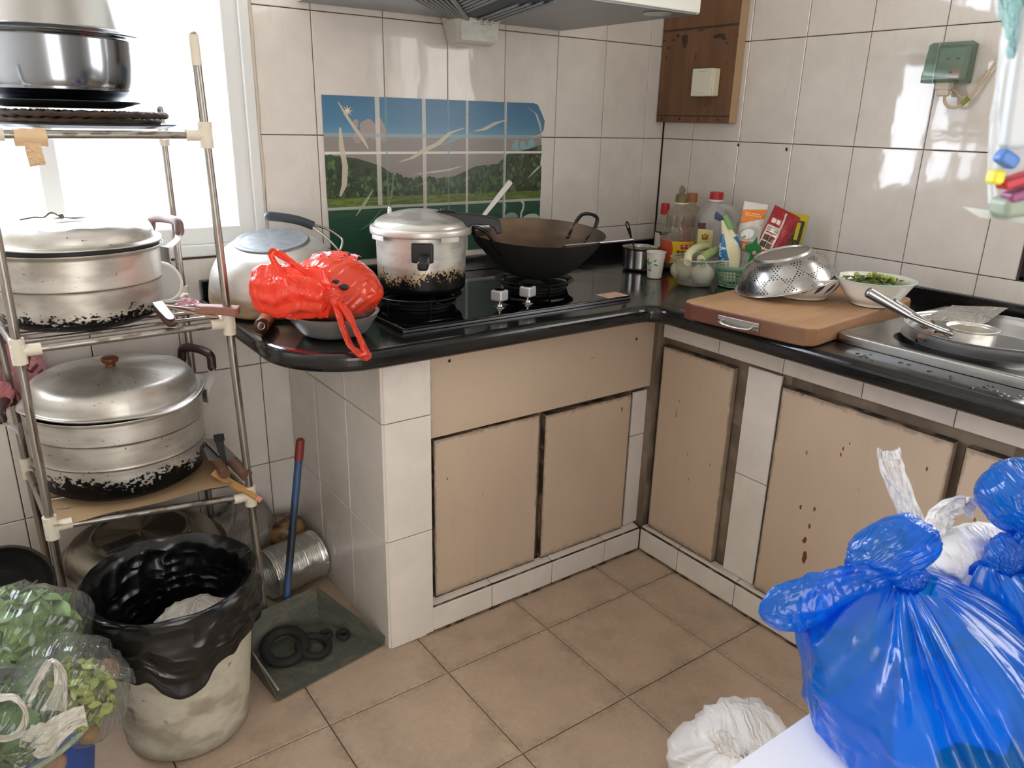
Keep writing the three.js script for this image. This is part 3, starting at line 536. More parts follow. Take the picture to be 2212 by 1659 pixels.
{ // knives and stick on the lower shelf, to the right of the pot
  const wood = std(0x654736, 0.7), up = [0, 1, 0];
  const spots = [['chopping_knife', 'worn round-handled knife nearer the pot on the lower shelf', [-1.716, 0.494, 0.27], [-1.719, 0.472, 0.375], 0.0125, 0.055], ['chopping_knife', 'worn thick round-handled knife beside the rack post on the lower shelf', [-1.70, 0.494, 0.262], [-1.672, 0.458, 0.378], 0.0145, 0.06]];
  for (const [n, label, a, b, r, len] of spots) {
    const t = thing(n, label, 'knife');
    const A = V(...a), B = V(...b), m = B.clone().lerp(A, len / A.distanceTo(B));
    part('handle', merge([rod([m.x, m.y, m.z], b, r * 0.92, 20, r), new THREE.CylinderGeometry(0.004, 0.004, 0.002, 10).applyQuaternion(new THREE.Quaternion().setFromUnitVectors(V(0, 1, 0), B.clone().sub(A).normalize())).translate(b[0], b[1], b[2])]), wood, t);
    const dir = m.clone().sub(B).normalize();
    part('blade', along(plate([[0, -0.022], [0.1, -0.024], [0.1, 0.024], [0, 0.022]], 0.002).rotateX(-Math.PI / 2 + 0.35), [m.x, m.y, m.z], [m.x + dir.x, m.y + dir.y, m.z + dir.z], up), M.steelDull, t);
  }
  const s = thing('wooden_stick', 'split yellow wooden stick with a pink painted tip, poking out of the lower shelf', 'stick');
  const stk = std(0xb98a4e, 0.7);
  part('stick', along(plate([[0, -0.008], [0.075, -0.009], [0.078, -0.005], [0.118, -0.005], [0.118, 0.006], [0.1, 0.008], [0.09, 0.0095], [0, 0.008]], 0.007, 0.001).rotateX(-Math.PI / 2 + 0.3), [-1.735, 0.462, 0.33], [-1.655, 0.398, 0.402], up), stk, s);
  part('pink_tip', along(rbox(0.012, 0.0066, 0.0118, 0.001, 0.122, 0.0038, -0.0005).rotateX(0.3), [-1.735, 0.462, 0.33], [-1.655, 0.398, 0.402], up), std(0xd98b7c, 0.6), s);
  const b = thing('steel_chopper', 'dark iron chopper standing upright beside the largest aluminium pot', 'knife');
  part('tang', along(plate([[0, -0.007], [0.045, -0.007], [0.062, -0.009], [0.09, -0.010], [0.09, 0.009], [0.06, 0.007], [0, 0.006]], 0.006, 0.001), [-1.706, 0.455, 0.335], [-1.712, 0.551, 0.325], [1, 0, 0.4]), std(0x2c2d2f, 0.45, { metalness: 0.6 }), b);
  part('end_band', along(rbox(0.016, 0.022, 0.009, 0.001, 0.088, 0, 0.003), [-1.706, 0.455, 0.335], [-1.712, 0.551, 0.325], [1, 0, 0.4]), std(0x1d1e20, 0.5, { metalness: 0.6 }), b);
}
{ // plastic bags tied at the far post of the rack
  const t = print(256, 256, (g, w, h) => { g.fillStyle = '#d9a0a6'; g.fillRect(0, 0, w, h); g.fillStyle = '#7c3a44'; g.font = 'bold 78px sans-serif'; g.save(); g.translate(120, 30); g.rotate(0.75); g.fillText('MAJU', -20, 30); g.restore(); g.font = 'bold 40px sans-serif'; g.fillText('JU', 90, 235); });
  t.wrapS = t.wrapT = THREE.ClampToEdgeWrapping;
  solo('pink_bag', surf(30, 36, (u, v) => [-2.105 + u * 0.105 - 0.01 * v, 0.595 + v * 0.185 - 0.05 * Math.max(0, u - 0.55) * v * 2.2, 0.02 + 0.010 * crumple(u * 3 + 3, v * 3 + 3, 1.5, 9) + 0.01 * Math.sin(u * 7 + v * 3)]), film(0xffffff, { map: t, transmission: 0.25, roughness: 0.4 }), 'pink printed plastic bag hanging at the back of the rack beside its far post', 'plastic bag');
  solo('pink_wrap', (() => { const g = lump(0.034, 0.03, 0.026, 0.5, 3, 12, 5); return g.translate(-2.115, 0.655, 0.105); })(), film(0xe2949a, { transmission: 0.35 }), 'small crumpled pink plastic wrap tied round the far rack post', 'plastic bag');
  const p = thing('black_wok', 'soot-black pan standing on edge beside the rack, behind the bags of greens', 'pan', [-2.165, 0.29, 0.28]);
  const m = new THREE.Matrix4().makeRotationFromEuler(new THREE.Euler(1.25, 0.35, 0));
  part('body', shell([[0, 0], [0.045, 0.004, 0.02], [0.078, 0.025, 0.03], [0.088, 0.045], [0.09, 0.047]], 0.003, 56).rotateX(0).applyMatrix4(m), std(0x0b0b0c, 0.7), p);
  part('rim', new THREE.TorusGeometry(0.089, 0.0035, 8, 56).rotateX(Math.PI / 2).translate(0, 0.046, 0).applyMatrix4(m), std(0x2d2723, 0.6), p);
  solo('paper_sack', (() => { const g = lump(0.05, 0.125, 0.035, 0.35, 2.5, 31, 5); return g.translate(-2.098, 0.128, 0.245); })(), std(0xb3976f, 0.85), 'crumpled tan paper sack on the floor behind the rack post', 'bag');
}

// ---------------------------------------------------------------- gas stove and cookware
{
  const t = thing('gas_stove', 'black glass built-in gas stove with two burners and two silver knobs', 'stove');
  const glass = part('glass_top', rbox(0.686, 0.009, 0.405, 0.003, -1.018, 0.8065, 0.3725, 3), M.blackGloss, t);
  part('edge_trim', [span(-1.362, -0.674, 0.8005, 0.806, 0.571, 0.577, 0.001)], M.steelDark, t);
  const logo = print(256, 32, (g, w, h) => { g.fillStyle = '#060606'; g.fillRect(0, 0, w, h); g.fillStyle = '#8d8d8d'; g.font = 'bold 24px sans-serif'; g.fillText('NOBELA-X', 40, 25); });
  part('maker_mark', new THREE.PlaneGeometry(0.075, 0.010).rotateX(-Math.PI / 2).translate(-1.255, 0.8114, 0.548), std(0xffffff, 0.3, { map: logo }), t);
  for (const [x, z] of [[-1.213, 0.375], [-0.845, 0.37]]) {
    const b = new THREE.Group(); b.name = 'burner'; b.position.set(x, 0.811, z); t.add(b);
    part('drip_ring', turned([[0.07, 0.0], [0.085, 0.0], [0.086, 0.008], [0.094, 0.012], [0.094, 0.014], [0.078, 0.012], [0.07, 0.004], [0.07, 0.0]], 0.002, 64), M.blackIron, b);
    part('support_ring', turned([[0.092, 0.020], [0.108, 0.026], [0.110, 0.028], [0.108, 0.030], [0.092, 0.025], [0.09, 0.022], [0.092, 0.02]], 0.001, 64), std(0x191a1b, 0.4, { metalness: 0.4 }), b);
    for (let i = 0; i < 5; i++) { const a = i / 5 * 6.283 + 0.5, c = Math.cos(a), s = Math.sin(a); part('support_arm', merge([rod([c * 0.103, 0.026, s * 0.103], [c * 0.045, 0.032, s * 0.045], 0.0035, 8), rod([c * 0.088, 0.002, s * 0.088], [c * 0.096, 0.024, s * 0.096], 0.0035, 8)]), M.blackIron, b); }
    part('burner_cap', turned([[0, 0], [0.045, 0], [0.045, 0.012], [0.036, 0.018], [0.02, 0.018], [0, 0.018]], 0.002, 40), M.blackIron, b);
    part('stud', new THREE.SphereGeometry(0.003, 10, 8).translate(-0.02, 0.012, 0.085), M.steel, b);
  }
  for (const [x, z] of [[-1.062, 0.513], [-0.974, 0.511]]) {
    const k = new THREE.Group(); k.name = 'knob'; k.position.set(x, 0.811, z); k.rotation.y = 0.35; t.add(k);
    part('flange', turned([[0, 0], [0.0145, 0], [0.014, 0.002], [0.009, 0.003], [0.007, 0.009], [0, 0.009]], 0.001, 28), M.steel, k);
    part('stem', cyl(0.003, 0.003, 0.012, 0, 0.008, 0, 12), M.steel, k);
    part('grip', rbox(0.033, 0.027, 0.033, 0.005, 0, 0.031, 0, 3), std(0xc9c9ca, 0.35, { metalness: 0.5 }), k);
    part('top_disc', cyl(0.0125, 0.0125, 0.0008, 0, 0.0445, 0, 28), M.blackGloss, k);
  }
  const paper = tex(64, 32, (u, v) => { const l = noise(u * 40, v * 9, 4) > 0.6 && u > 0.1 && u < 0.9 ? 0.1 : 0; return [0.9 - l, 0.74 - l, 0.66 - l]; });
  part('paper_sticker', box(0.072, 0.0006, 0.05, -0.718, 0.8114, 0.548), std(0xffffff, 0.6, { map: paper }), t, 'pink paper sticker on the glass corner');
}
{ // pressure cooker
  const t = thing('pressure_cooker', 'aluminium pressure cooker with black handles, its lower third burnt brown and black', 'pressure cooker', [-1.2, 0.845, 0.372], -0.63);
  part('body', uvHeight(shell([[0, 0], [0.094, 0.0, 0.012], [0.108, 0.012, 0.014], [0.109, 0.13], [0.109, 0.142], [0.1125, 0.144], [0.1125, 0.147]], 0.002, 72), 0, 0.147, 1), alu(0.30, 700, { rag: 0.3, grain: 0.42, yellow: 0.6, mat: { metalness: 0.55, roughness: 0.4 } }), t);
  const al = std(0xcfcac2, 0.34, { metalness: 0.6 });
  const lid = new THREE.Group(); lid.name = 'lid'; t.add(lid);
  part('lid_ring', turned([[0.104, 0.142], [0.122, 0.140], [0.1235, 0.145], [0.1235, 0.155], [0.119, 0.160], [0.108, 0.160]], 0.003, 72), al, lid);
  for (const a of [0.5, 1.65, 2.8, 4.0, 5.2]) part('lug', new THREE.CylinderGeometry(0.1235, 0.1235, 0.011, 12, 1, true, a, 0.42).translate(0, 0.137, 0), std(0xcfcac2, 0.34, { metalness: 0.6, side: THREE.DoubleSide }), lid);
  part('dome', turned([[0.115, 0.158], [0.112, 0.166, 0.005], [0.107, 0.172, 0.006], [0.09, 0.182, 0.02], [0.05, 0.193, 0.02], [0.02, 0.196], [0, 0.196]], 0.003, 72), alu(-1, 720, { mat: { metalness: 0.6, roughness: 0.3 } }), lid);
  part('safety_valve', merge([cyl(0.006, 0.005, 0.012, -0.078, 0.182, -0.02, 14), new THREE.SphereGeometry(0.005, 12, 8).translate(-0.078, 0.195, -0.02)]), M.steel, lid);
  // long handle over the lid
  const prof = [[0.028, 0.192], [0.075, 0.190], [0.13, 0.187], [0.175, 0.180], [0.190, 0.172], [0.196, 0.150], [0.187, 0.147], [0.180, 0.160], [0.168, 0.167], [0.128, 0.168], [0.118, 0.163], [0.112, 0.145], [0.085, 0.140], [0.060, 0.165], [0.035, 0.182]];
  const h = new THREE.Shape(prof.map(([x, y]) => new THREE.Vector2(x, y)));
  const hg = new THREE.ExtrudeGeometry(h, { depth: 0.022, bevelEnabled: true, bevelThickness: 0.004, bevelSize: 0.003, bevelSegments: 3 }).translate(0, 0, 0.002);
  part('long_handle', hg, M.blackPlastic, lid);
  part('pressure_button', merge([cyl(0.008, 0.007, 0.006, 0.055, 0.194, 0.013, 18), rbox(0.04, 0.003, 0.018, 0.001, 0.065, 0.196, 0.013)]), M.blackPlastic, lid);
  // helper handle on the side towards the front
  const g = new THREE.Group(); g.name = 'helper_handle'; t.add(g);
  part('bracket', merge([rbox(0.052, 0.046, 0.012, 0.005, 0.016, 0.108, 0.112)]), M.blackPlastic, g);
  part('grip', rbox(0.024, 0.022, 0.055, 0.006, 0.024, 0.098, 0.138, 3).rotateX(0.12).translate(0, 0.012, 0.006), M.blackPlastic, g);
}
{ // wok
  const t = thing('wok', 'black iron wok with two looped ear handles, sitting on the stove burner', 'wok', [-0.852, 0.845, 0.38], -0.63);
  t.rotation.set(0.075, -0.63, -0.03, 'YXZ'); t.scale.set(1, 0.86, 1);
  const out = [[0.0, 0.0], [0.045, 0.002, 0.02], [0.09, 0.022, 0.03], [0.13, 0.062, 0.03], [0.165, 0.112, 0.03], [0.182, 0.143], [0.1835, 0.1445]];
  const g = turned([...out, [0.1815, 0.1445]], 0.004, 80);
  part('outside', g, std(0xffffff, 0.72, { map: tex(256, 128, (u, v) => { const n = fbm(u * 20, v * 10, 730, 4, 20); const k = 0.05 + 0.05 * n; return [k * 1.05, k, k * 0.96]; }) }), t);
  part('inside', turned([[0.1818, 0.1443], [0.163, 0.112, 0.03], [0.128, 0.064, 0.03], [0.088, 0.025, 0.03], [0.044, 0.006, 0.02], [0, 0.004]], 0.004, 80), std(0xffffff, 0.36, { metalness: 0.7, map: tex(256, 64, (u, v) => { const n = fbm(u * 12, v * 6, 735, 4, 12); return mix3([0.55, 0.47, 0.38], [0.36, 0.3, 0.25], n); }) }), t);
  for (const [a, label] of [[0.72, 1], [Math.PI + 0.7, 2]]) {
    const h = new THREE.Group(); h.name = 'handle'; h.rotation.y = a; t.add(h);
    part('loop', tube([[0.150, 0.100, 0.034], [0.172, 0.124, 0.036], [0.186, 0.152, 0.037], [0.198, 0.172, 0.028], [0.203, 0.178, 0], [0.198, 0.172, -0.028], [0.186, 0.152, -0.037], [0.172, 0.124, -0.036], [0.150, 0.100, -0.034]], 0.0055, 60, 10), std(0x141414, 0.45, { metalness: 0.3 }), h);
    for (const s of [-1, 1]) part('rivet', merge([new THREE.SphereGeometry(0.004, 10, 8).translate(0.160, 0.124, s * 0.036), new THREE.SphereGeometry(0.004, 10, 8).translate(0.151, 0.106, s * 0.035)]), M.steelDark, h);
  }
  const l = thing('ladle', 'steel ladle whose pale handle sticks up behind the pressure cooker', 'ladle');
  part('handle', along(plate([[0, -0.004], [0.06, -0.006], [0.12, -0.0075], [0.171, -0.008], [0.174, 0], [0.171, 0.008], [0.12, 0.0075], [0.06, 0.006], [0, 0.004]], 0.003, 0.001).rotateX(-Math.PI / 2 + 0.9), [-1.005, 0.972, 0.302], [-0.881, 1.094, 0.299], [0, 1, 0]).translate(0, 0, 0), M.steel, l);
  { const h = l.children[0]; h.geometry.computeBoundingBox(); }
  part('bowl', new THREE.SphereGeometry(0.04, 28, 14, 0, 6.283, 1.5, 1.64).scale(1, 0.75, 1).translate(-0.99, 0.985, 0.31), M.steelDull, l);
  const s = thing('spatula', 'flat thin steel spatula handle laid across the wok rim', 'spatula');
  part('handle', along(plate([[0, -0.004], [0.1, -0.006], [0.176, -0.008], [0.181, 0], [0.176, 0.008], [0.1, 0.006], [0, 0.004]], 0.003, 0.001).rotateX(-Math.PI / 2), [-0.85, 0.945, 0.5], [-0.7, 0.965, 0.6], [0, 1, 0]), M.steel, s);
  part('blade', along(plate([[0, -0.028], [0.04, -0.033], [0.06, -0.033], [0.06, 0.033], [0.04, 0.033], [0, 0.028]], 0.0015).rotateX(-Math.PI / 2), [-0.852, 0.944, 0.499], [-0.872, 0.90, 0.46], [0, 1, 0]), M.steelDark, s);
}
{ // upturned pan at the end of the counter
  const t = thing('upturned_wok', 'upside-down aluminium wok with grey base disc, at the rounded end of the counter', 'wok', [-1.5, 0.803, 0.185]);
  const m = std(0xffffff, 0.4, { metalness: 0.55, map: tex(256, 256, (u, v) => { const n = fbm(u * 10, v * 8, 760, 4, 10), y = 1 - v; let c = mix3([0.86, 0.85, 0.82], [0.74, 0.72, 0.68], n); c = mix3(c, [0.6, 0.47, 0.3], sstep(0.45, 1.05, y + (n - 0.5) * 0.7) * 0.8); c = mix3(c, [0.25, 0.2, 0.15], sstep(0.93, 1.05, y + (n - 0.5) * 0.3) * 0.8); return c; }) });
  const tilt = new THREE.Matrix4().makeRotationAxis(V(0.81, 0, 0.586).normalize(), 0.19).setPosition(0, 0.03, 0.008);
  const g = uvHeight(turned([[0.158, 0.0], [0.163, 0.002], [0.163, 0.008], [0.16, 0.03, 0.03], [0.148, 0.075, 0.04], [0.118, 0.116, 0.04], [0.086, 0.134, 0.01]], 0.004, 80), 0, 0.135);
  part('body', g.applyMatrix4(tilt), m, t);
  part('inner_dark', turned([[0.156, 0.004], [0.13, 0.07], [0.08, 0.125], [0, 0.13]], 0.01, 48).applyMatrix4(tilt), M.blackIron, t);
  const disc = part('base_disc', turned([[0.088, 0.132], [0.0865, 0.137], [0.083, 0.139], [0.07, 0.1375], [0, 0.1375]], 0.001, 64).applyMatrix4(tilt), std(0xffffff, 0.45, { metalness: 0.4, map: tex(256, 256, (u, v) => { const n = fbm(u * 30, v * 30, 770, 4), k = 0.36 + 0.14 * n; return [k, k * 1.04, k * 1.05]; }) }), t, 'grey base disc');
  // long wooden handle seen from its end
  const h = new THREE.Group(); h.name = 'long_handle'; t.add(h);
  const A = [-0.045, 0.02, 0.11], B = [-0.126, 0.0185, 0.25];
  part('wood', rod([-0.075, 0.02, 0.158], B, 0.0175, 24, 0.0145), std(0xffffff, 0.3, { map: tex(64, 128, (u, v) => { const n = fbm(u * 12, v * 3, 780, 3); return mix3([0.66, 0.33, 0.13], [0.42, 0.18, 0.07], n); }) }), h);
  part('ferrule', rod(A, [-0.077, 0.02, 0.161], 0.011, 18), M.steelDark, h);
  part('end_cap', new THREE.SphereGeometry(0.0172, 20, 12).scale(1, 1, 0.5).translate(...B), std(0x3a1d10, 0.35), h); part('hang_ring', new THREE.TorusGeometry(0.007, 0.0016, 8, 24).translate(B[0] - 0.003, B[1] + 0.002, B[2] + 0.0085), M.steelDull, h);
  // helper handle: rubber grip on bent wire
  const w = new THREE.Group(); w.name = 'helper_handle'; t.add(w);
  const O = (p) => [p[0] + 1.5, p[1] - 0.803 + 0.018 * sstep(0.93, 0.97, p[1]), p[2] - 0.185 - 0.05 * sstep(0.93, 0.97, p[1])];
  part('grip', (() => { const c = new THREE.CatmullRomCurve3([[-1.479, 0.991, 0.15], [-1.44, 0.985, 0.15], [-1.4, 0.975, 0.15], [-1.368, 0.963, 0.15]].map((p) => V(...O(p)))); const r = new THREE.TubeGeometry(c, 30, 0.0115, 14); const e = O([-1.479, 0.991, 0.15]); const s = new THREE.SphereGeometry(0.0115, 14, 10).scale(1.1, 1, 1).translate(...e); return merge([r, s]); })(), std(0x3d434b, 0.55), w);
  const wire = std(0xb9b4ac, 0.3, { metalness: 0.9 });
  part('wire', tube([[-1.372, 0.966, 0.146], [-1.33, 0.956, 0.14], [-1.306, 0.945, 0.138], [-1.302, 0.938, 0.14], [-1.318, 0.915, 0.15], [-1.338, 0.893, 0.16], [-1.352, 0.888, 0.165], [-1.366, 0.9, 0.165]].map(O), 0.0032, 60, 8), wire, w);
  part('wire', tube([[-1.372, 0.962, 0.155], [-1.35, 0.945, 0.17], [-1.334, 0.92, 0.19], [-1.334, 0.9, 0.2], [-1.345, 0.882, 0.205]].map(O), 0.0032, 50, 8), wire, w);
  part('rivet_plate', new THREE.SphereGeometry(0.008, 12, 8).scale(0.6, 1, 1).translate(...O([-1.362, 0.897, 0.18])), wire, w);
}
{ // steel bowl and red bag
  solo('steel_bowl', shell([[0, 0.0], [0.055, 0.0, 0.01], [0.07, 0.006, 0.02], [0.092, 0.038, 0.02], [0.0975, 0.05], [0.099, 0.051]], 0.0012, 64).translate(-1.49, 0.8015, 0.5), std(0xb5b3b0, 0.3, { metalness: 0.75 }), 'shallow steel bowl under the red plastic bag near the counter edge', 'bowl');
  const t = thing('red_bag', 'knotted red plastic carrier bag full of food, bulging from a steel bowl', 'plastic bag', [-1.49, 0.806, 0.5], -0.63);
  const red = phys(0xff5a3c, 0.17, { transmission: 0.5, thickness: 0, ior: 1.5, side: THREE.DoubleSide, bumpMap: creaseTex, bumpScale: 0.007 });
  const body = (() => {
    let g = new THREE.IcosahedronGeometry(1, 6); g.deleteAttribute('normal'); g.deleteAttribute('uv'); g = mergeVertices(g, 1e-4);
    const p = g.attributes.position, K = V(0.022, 0.1, 0.088);
    for (let i = 0; i < p.count; i++) {
      const x = p.getX(i), y = p.getY(i), z = p.getZ(i);
      const q = V(x * 0.107, 0.084 + y * 0.078, z * 0.09);
      if (q.y < 0.085) { const k = lerp(0.5, 1, sstep(-0.01, 0.085, q.y)); q.x *= k; q.z *= k; }
      // folds run out from the knot
      const dx = q.x - K.x, dy = q.y - K.y, a = Math.atan2(dy, dx), d = Math.hypot(dx, dy, q.z - K.z);
      const f = (ridge(a * 2.4 + noise(a * 2 + 9, d * 20, 4) * 1.1) - 0.5) * 0.012 * sstep(0.015, 0.05, d) * (1 - sstep(0.07, 0.16, d));
      const c = crumple(q.x * 34 + 9, q.y * 34 + 9, q.z * 34 + 9, 8) * 0.0035;
      const n = V(x / 0.107, y / 0.078, z / 0.09).normalize();
      q.addScaledVector(n, f + c);
      // drawn in at the knot
      const pull = (1 - sstep(0.0, 0.05, d)) * 0.5; q.lerp(K, pull * 0.4);
      p.setXYZ(i, q.x, q.y, q.z);
    }
    g.computeVertexNormals(); return ballUV(g, 1.6);
  })();
  part('body', body, red, t);
  // air-filled mouth of the bag lying out to the window side
  part('puffed_mouth', ear([0.022, 0.104, 0.094], [-0.152, 0.104, 0.058], 0.052, 0.036, { s: 4, tip: 0.78, skew: 1.25, close: true, folds: 9 }), red, t);
  part('food', lump(0.085, 0.035, 0.072, 0.25, 2.2, 47, 5).translate(0, 0.05, 0), std(0x4a2416, 0.6), t);
  part('knot', lump(0.022, 0.017, 0.017, 0.3, 2.5, 41, 4).translate(0.024, 0.1, 0.1), red, t);
  // two handle loops
  const loop = (pts, w) => part('handle_loop', band(pts, w, { side: [0, 0.4, 1], curl: 0.9, wav: 0.0025, s: 5, n: 80, m: 10 }), red, t);
  loop([[0.02, 0.112, 0.1], [-0.025, 0.142, 0.094], [-0.07, 0.172, 0.084], [-0.092, 0.184, 0.078], [-0.097, 0.176, 0.082], [-0.085, 0.156, 0.09], [-0.05, 0.132, 0.1], [0.01, 0.11, 0.106]], (v) => lerp(0.016, 0.012, Math.sin(v * Math.PI)));
  loop([[0.03, 0.096, 0.104], [0.045, 0.055, 0.118], [0.062, 0.012, 0.135], [0.085, -0.0005, 0.16], [0.098, 0.0, 0.178], [0.102, 0.0015, 0.172], [0.092, 0.012, 0.15], [0.07, 0.048, 0.128], [0.04, 0.09, 0.11]], (v) => lerp(0.016, 0.011, Math.sin(v * Math.PI)));
  // printed label and dark marks under the film
  part('noodle_packet', (() => { const g = surf(26, 18, (u, v) => [0.005 + (u - 0.5) * 0.1, 0.158 + 0.012 * Math.cos((u - 0.5) * 2.6) - Math.abs(v - 0.4) * 0.02 + 0.002 * crumple(u * 6, v * 6, 2, 4), -0.02 + (v - 0.5) * 0.075]); return g; })(), std(0xffffff, 0.3, { map: tex(128, 96, (u, v) => { const n = noise(u * 16, v * 22, 5), k = noise(u * 8 + v * 6, v * 10 - u * 4, 9); return n > 0.72 ? [0.16, 0.1, 0.12] : k > 0.62 ? [0.95, 0.75, 0.78] : [0.88, 0.3, 0.25]; }) }), t);
  for (const [x, y, z, r] of [[0.03, 0.128, 0.09, 0.007], [0.047, 0.118, 0.093, 0.009]]) part('print_mark', lump(r, r * 0.6, 0.003, 0.5, 2.5, 3 + Math.round(x * 100), 3).translate(x, y, z), std(0x1c1613, 0.6), t);
}

// ---------------------------------------------------------------- bottles, bowls and packets in the corner
const CAM = -0.63;
const clearP = (c, o = {}) => phys(c, 0.08, { transmission: 0.88, thickness: 0, ior: 1.4, side: THREE.DoubleSide, ...o });
const milky = (c, o = {}) => phys(c, 0.5, { transmission: 0.6, thickness: 0, ior: 1.45, side: THREE.DoubleSide, ...o });
// curved paper label round a bottle of radius r, from angle a0 to a1 (0 looks to local +z), y0..y1
function wrapLabel(r, y0, y1, a0, a1) { return surf(24, 1, (u, v) => { const a = lerp(a0, a1, u); return [Math.sin(a) * r, lerp(y0, y1, v), Math.cos(a) * r]; }); }
// a few brush-stroke signs for small print: each stroke x0 y0 x1 y1 on a unit square
const SIGNS = { qian: [[.25, .12, .72, .05], [.05, .42, .95, .42], [.5, .08, .5, .98]], he: [[.3, .08, .7, .03], [.05, .35, .95, .35], [.5, .05, .5, .98], [.5, .38, .1, .8], [.5, .38, .9, .8]], xian: [[.1, .1, .45, .1], [.1, .3, .45, .3], [.27, .05, .27, .9], [.05, .55, .45, .55], [.05, .9, .5, .9], [.55, .2, .98, .2], [.55, .45, .98, .45], [.52, .68, 1, .68], [.76, .1, .76, 1]], chan: [[.5, .02, .5, .15], [.15, .2, .85, .2], [.3, .25, .4, .4], [.7, .25, .6, .4], [.1, .48, .92, .48], [.18, .48, .05, .95]], te: [[.25, .05, .25, .98], [.05, .3, .45, .3], [.05, .65, .45, .5], [.55, .2, .95, .2], [.5, .42, 1, .42], [.5, .62, 1, .62], [.76, .05, .76, .42], [.85, .62, .85, .95]] };
function sign(g, k, x, y, s, color, w = s * 0.11) { g.strokeStyle = color; g.lineWidth = w; g.lineCap = 'round'; for (const [a, b, c, d] of SIGNS[k]) { g.beginPath(); g.moveTo(x + a * s, y + b * s); g.lineTo(x + c * s, y + d * s); g.stroke(); } }
function smallPrint(g, x, y, w, n, lh, color) { g.fillStyle = color; for (let i = 0; i < n; i++) for (let k = 0; k < w; k += lh * 0.8) if (hash(i, k | 0, 7) > 0.25) g.fillRect(x + k, y + i * lh, lh * 0.55, lh * 0.5); }
{
  const t = thing('soy_bottle', 'small clear bottle with a red cap in the corner behind the others', 'bottle', [-0.075, 0.802, 0.112], CAM);
  part('body', turned([[0, 0.002], [0.026, 0.002], [0.0285, 0.008], [0.0285, 0.085], [0.027, 0.10], [0.027, 0.122, 0.02], [0.013, 0.142], [0.0125, 0.148]], 0.004, 40), clearP(0xf1f1ec), t);
  part('cap', turned([[0, 0.146], [0.0155, 0.146], [0.016, 0.150], [0.0155, 0.181], [0.0135, 0.184], [0, 0.184]], 0.001, 30), std(0xc4303a, 0.4), t);
  const lt = print(256, 128, (g, w, h) => { g.fillStyle = '#e9e7e0'; g.fillRect(0, 0, w, h); g.fillStyle = '#a51f28'; g.fillRect(0, 88, w, 40); g.strokeStyle = '#c2525a'; g.lineWidth = 4; g.strokeRect(100, 26, 40, 46); g.fillStyle = '#22352c'; g.fillRect(0, 0, w, 8); g.fillRect(90, 8, 60, 12); smallPrint(g, 108, 34, 24, 3, 12, '#c2525a'); });
  part('label', wrapLabel(0.029, 0.012, 0.088, -2.2, 2.2), std(0xffffff, 0.45, { map: lt }), t);
}
{
  const t = thing('oil_bottle', 'large clear ribbed bottle with a brown cap and a yellow and orange label', 'bottle', [-0.205, 0.802, 0.302], CAM);
  part('body', turned([[0, 0.002], [0.05, 0.002], [0.0555, 0.01], [0.0555, 0.09], [0.053, 0.094], [0.0565, 0.098], [0.053, 0.103], [0.0555, 0.107], [0.0515, 0.112], [0.053, 0.117], [0.0485, 0.124], [0.046, 0.14, 0.01], [0.0465, 0.165, 0.02], [0.04, 0.185, 0.02], [0.021, 0.2], [0.0195, 0.209]], 0.0025, 56), clearP(0xe8e2d6, { roughness: 0.12 }), t);
  for (let i = 0; i < 7; i++) { const a = -1.3 + i * 0.43; part('grip_rib', new THREE.CapsuleGeometry(0.0045, 0.03, 4, 8).translate(Math.sin(a) * 0.044, 0.152, Math.cos(a) * 0.044), clearP(0xd9d2c6), t); }
  part('sauce', turned([[0, 0.004], [0.049, 0.004], [0.053, 0.012], [0.053, 0.028], [0, 0.028]], 0.002, 40), std(0x1a0d08, 0.3), t);
  part('neck_ring', turned([[0.019, 0.206], [0.023, 0.206], [0.023, 0.209], [0.019, 0.210]], 0.0005, 30), M.white, t);
  part('cap', turned([[0, 0.209], [0.0205, 0.209], [0.0205, 0.226], [0.019, 0.2285], [0.019, 0.233], [0.0165, 0.236], [0, 0.236]], 0.001, 34), std(0x71603a, 0.45), t);
  const lt = print(512, 256, (g, w, h) => { g.fillStyle = '#e4b91f'; g.fillRect(0, 0, w, h); g.fillStyle = '#c2512c'; g.beginPath(); g.moveTo(0, 0); g.lineTo(176, 0); g.quadraticCurveTo(216, 120, 168, 256); g.lineTo(0, 256); g.fill(); g.fillStyle = '#b5342c'; g.fillRect(252, 34, 90, 54); sign(g, 'qian', 258, 38, 40, '#f3dcc0', 4); sign(g, 'he', 300, 38, 40, '#f3dcc0', 4); sign(g, 'xian', 220, 104, 64, '#1d1512', 9); sign(g, 'te', 292, 104, 64, '#1d1512', 9); smallPrint(g, 230, 190, 150, 2, 18, '#5c3a17'); });
  part('label', wrapLabel(0.0562, 0.022, 0.092, -1.9, 1.9), std(0xffffff, 0.4, { map: lt }), t);
}
{
  const t = thing('vinegar_bottle', 'clear bottle with an orange-brown cap and red label, standing behind the large ribbed bottle', 'bottle', [-0.09, 0.802, 0.243], CAM);
  part('body', turned([[0, 0.002], [0.034, 0.002], [0.037, 0.008], [0.037, 0.14], [0.041, 0.158], [0.041, 0.164], [0.03, 0.186], [0.0165, 0.194], [0.0155, 0.203]], 0.004, 44), clearP(0xe6e0d0), t);
  part('cap', turned([[0, 0.202], [0.0185, 0.202], [0.0185, 0.228], [0.017, 0.230], [0, 0.230]], 0.001, 30), std(0x9c6237, 0.45), t);
  const lt = tex(64, 64, (u, v) => noise(u * 12, v * 16, 3) > 0.7 ? [0.85, 0.75, 0.65] : [0.72, 0.25, 0.3]);
  part('label', wrapLabel(0.0376, 0.03, 0.15, -1.3, 1.5), std(0xffffff, 0.5, { map: lt }), t);
}
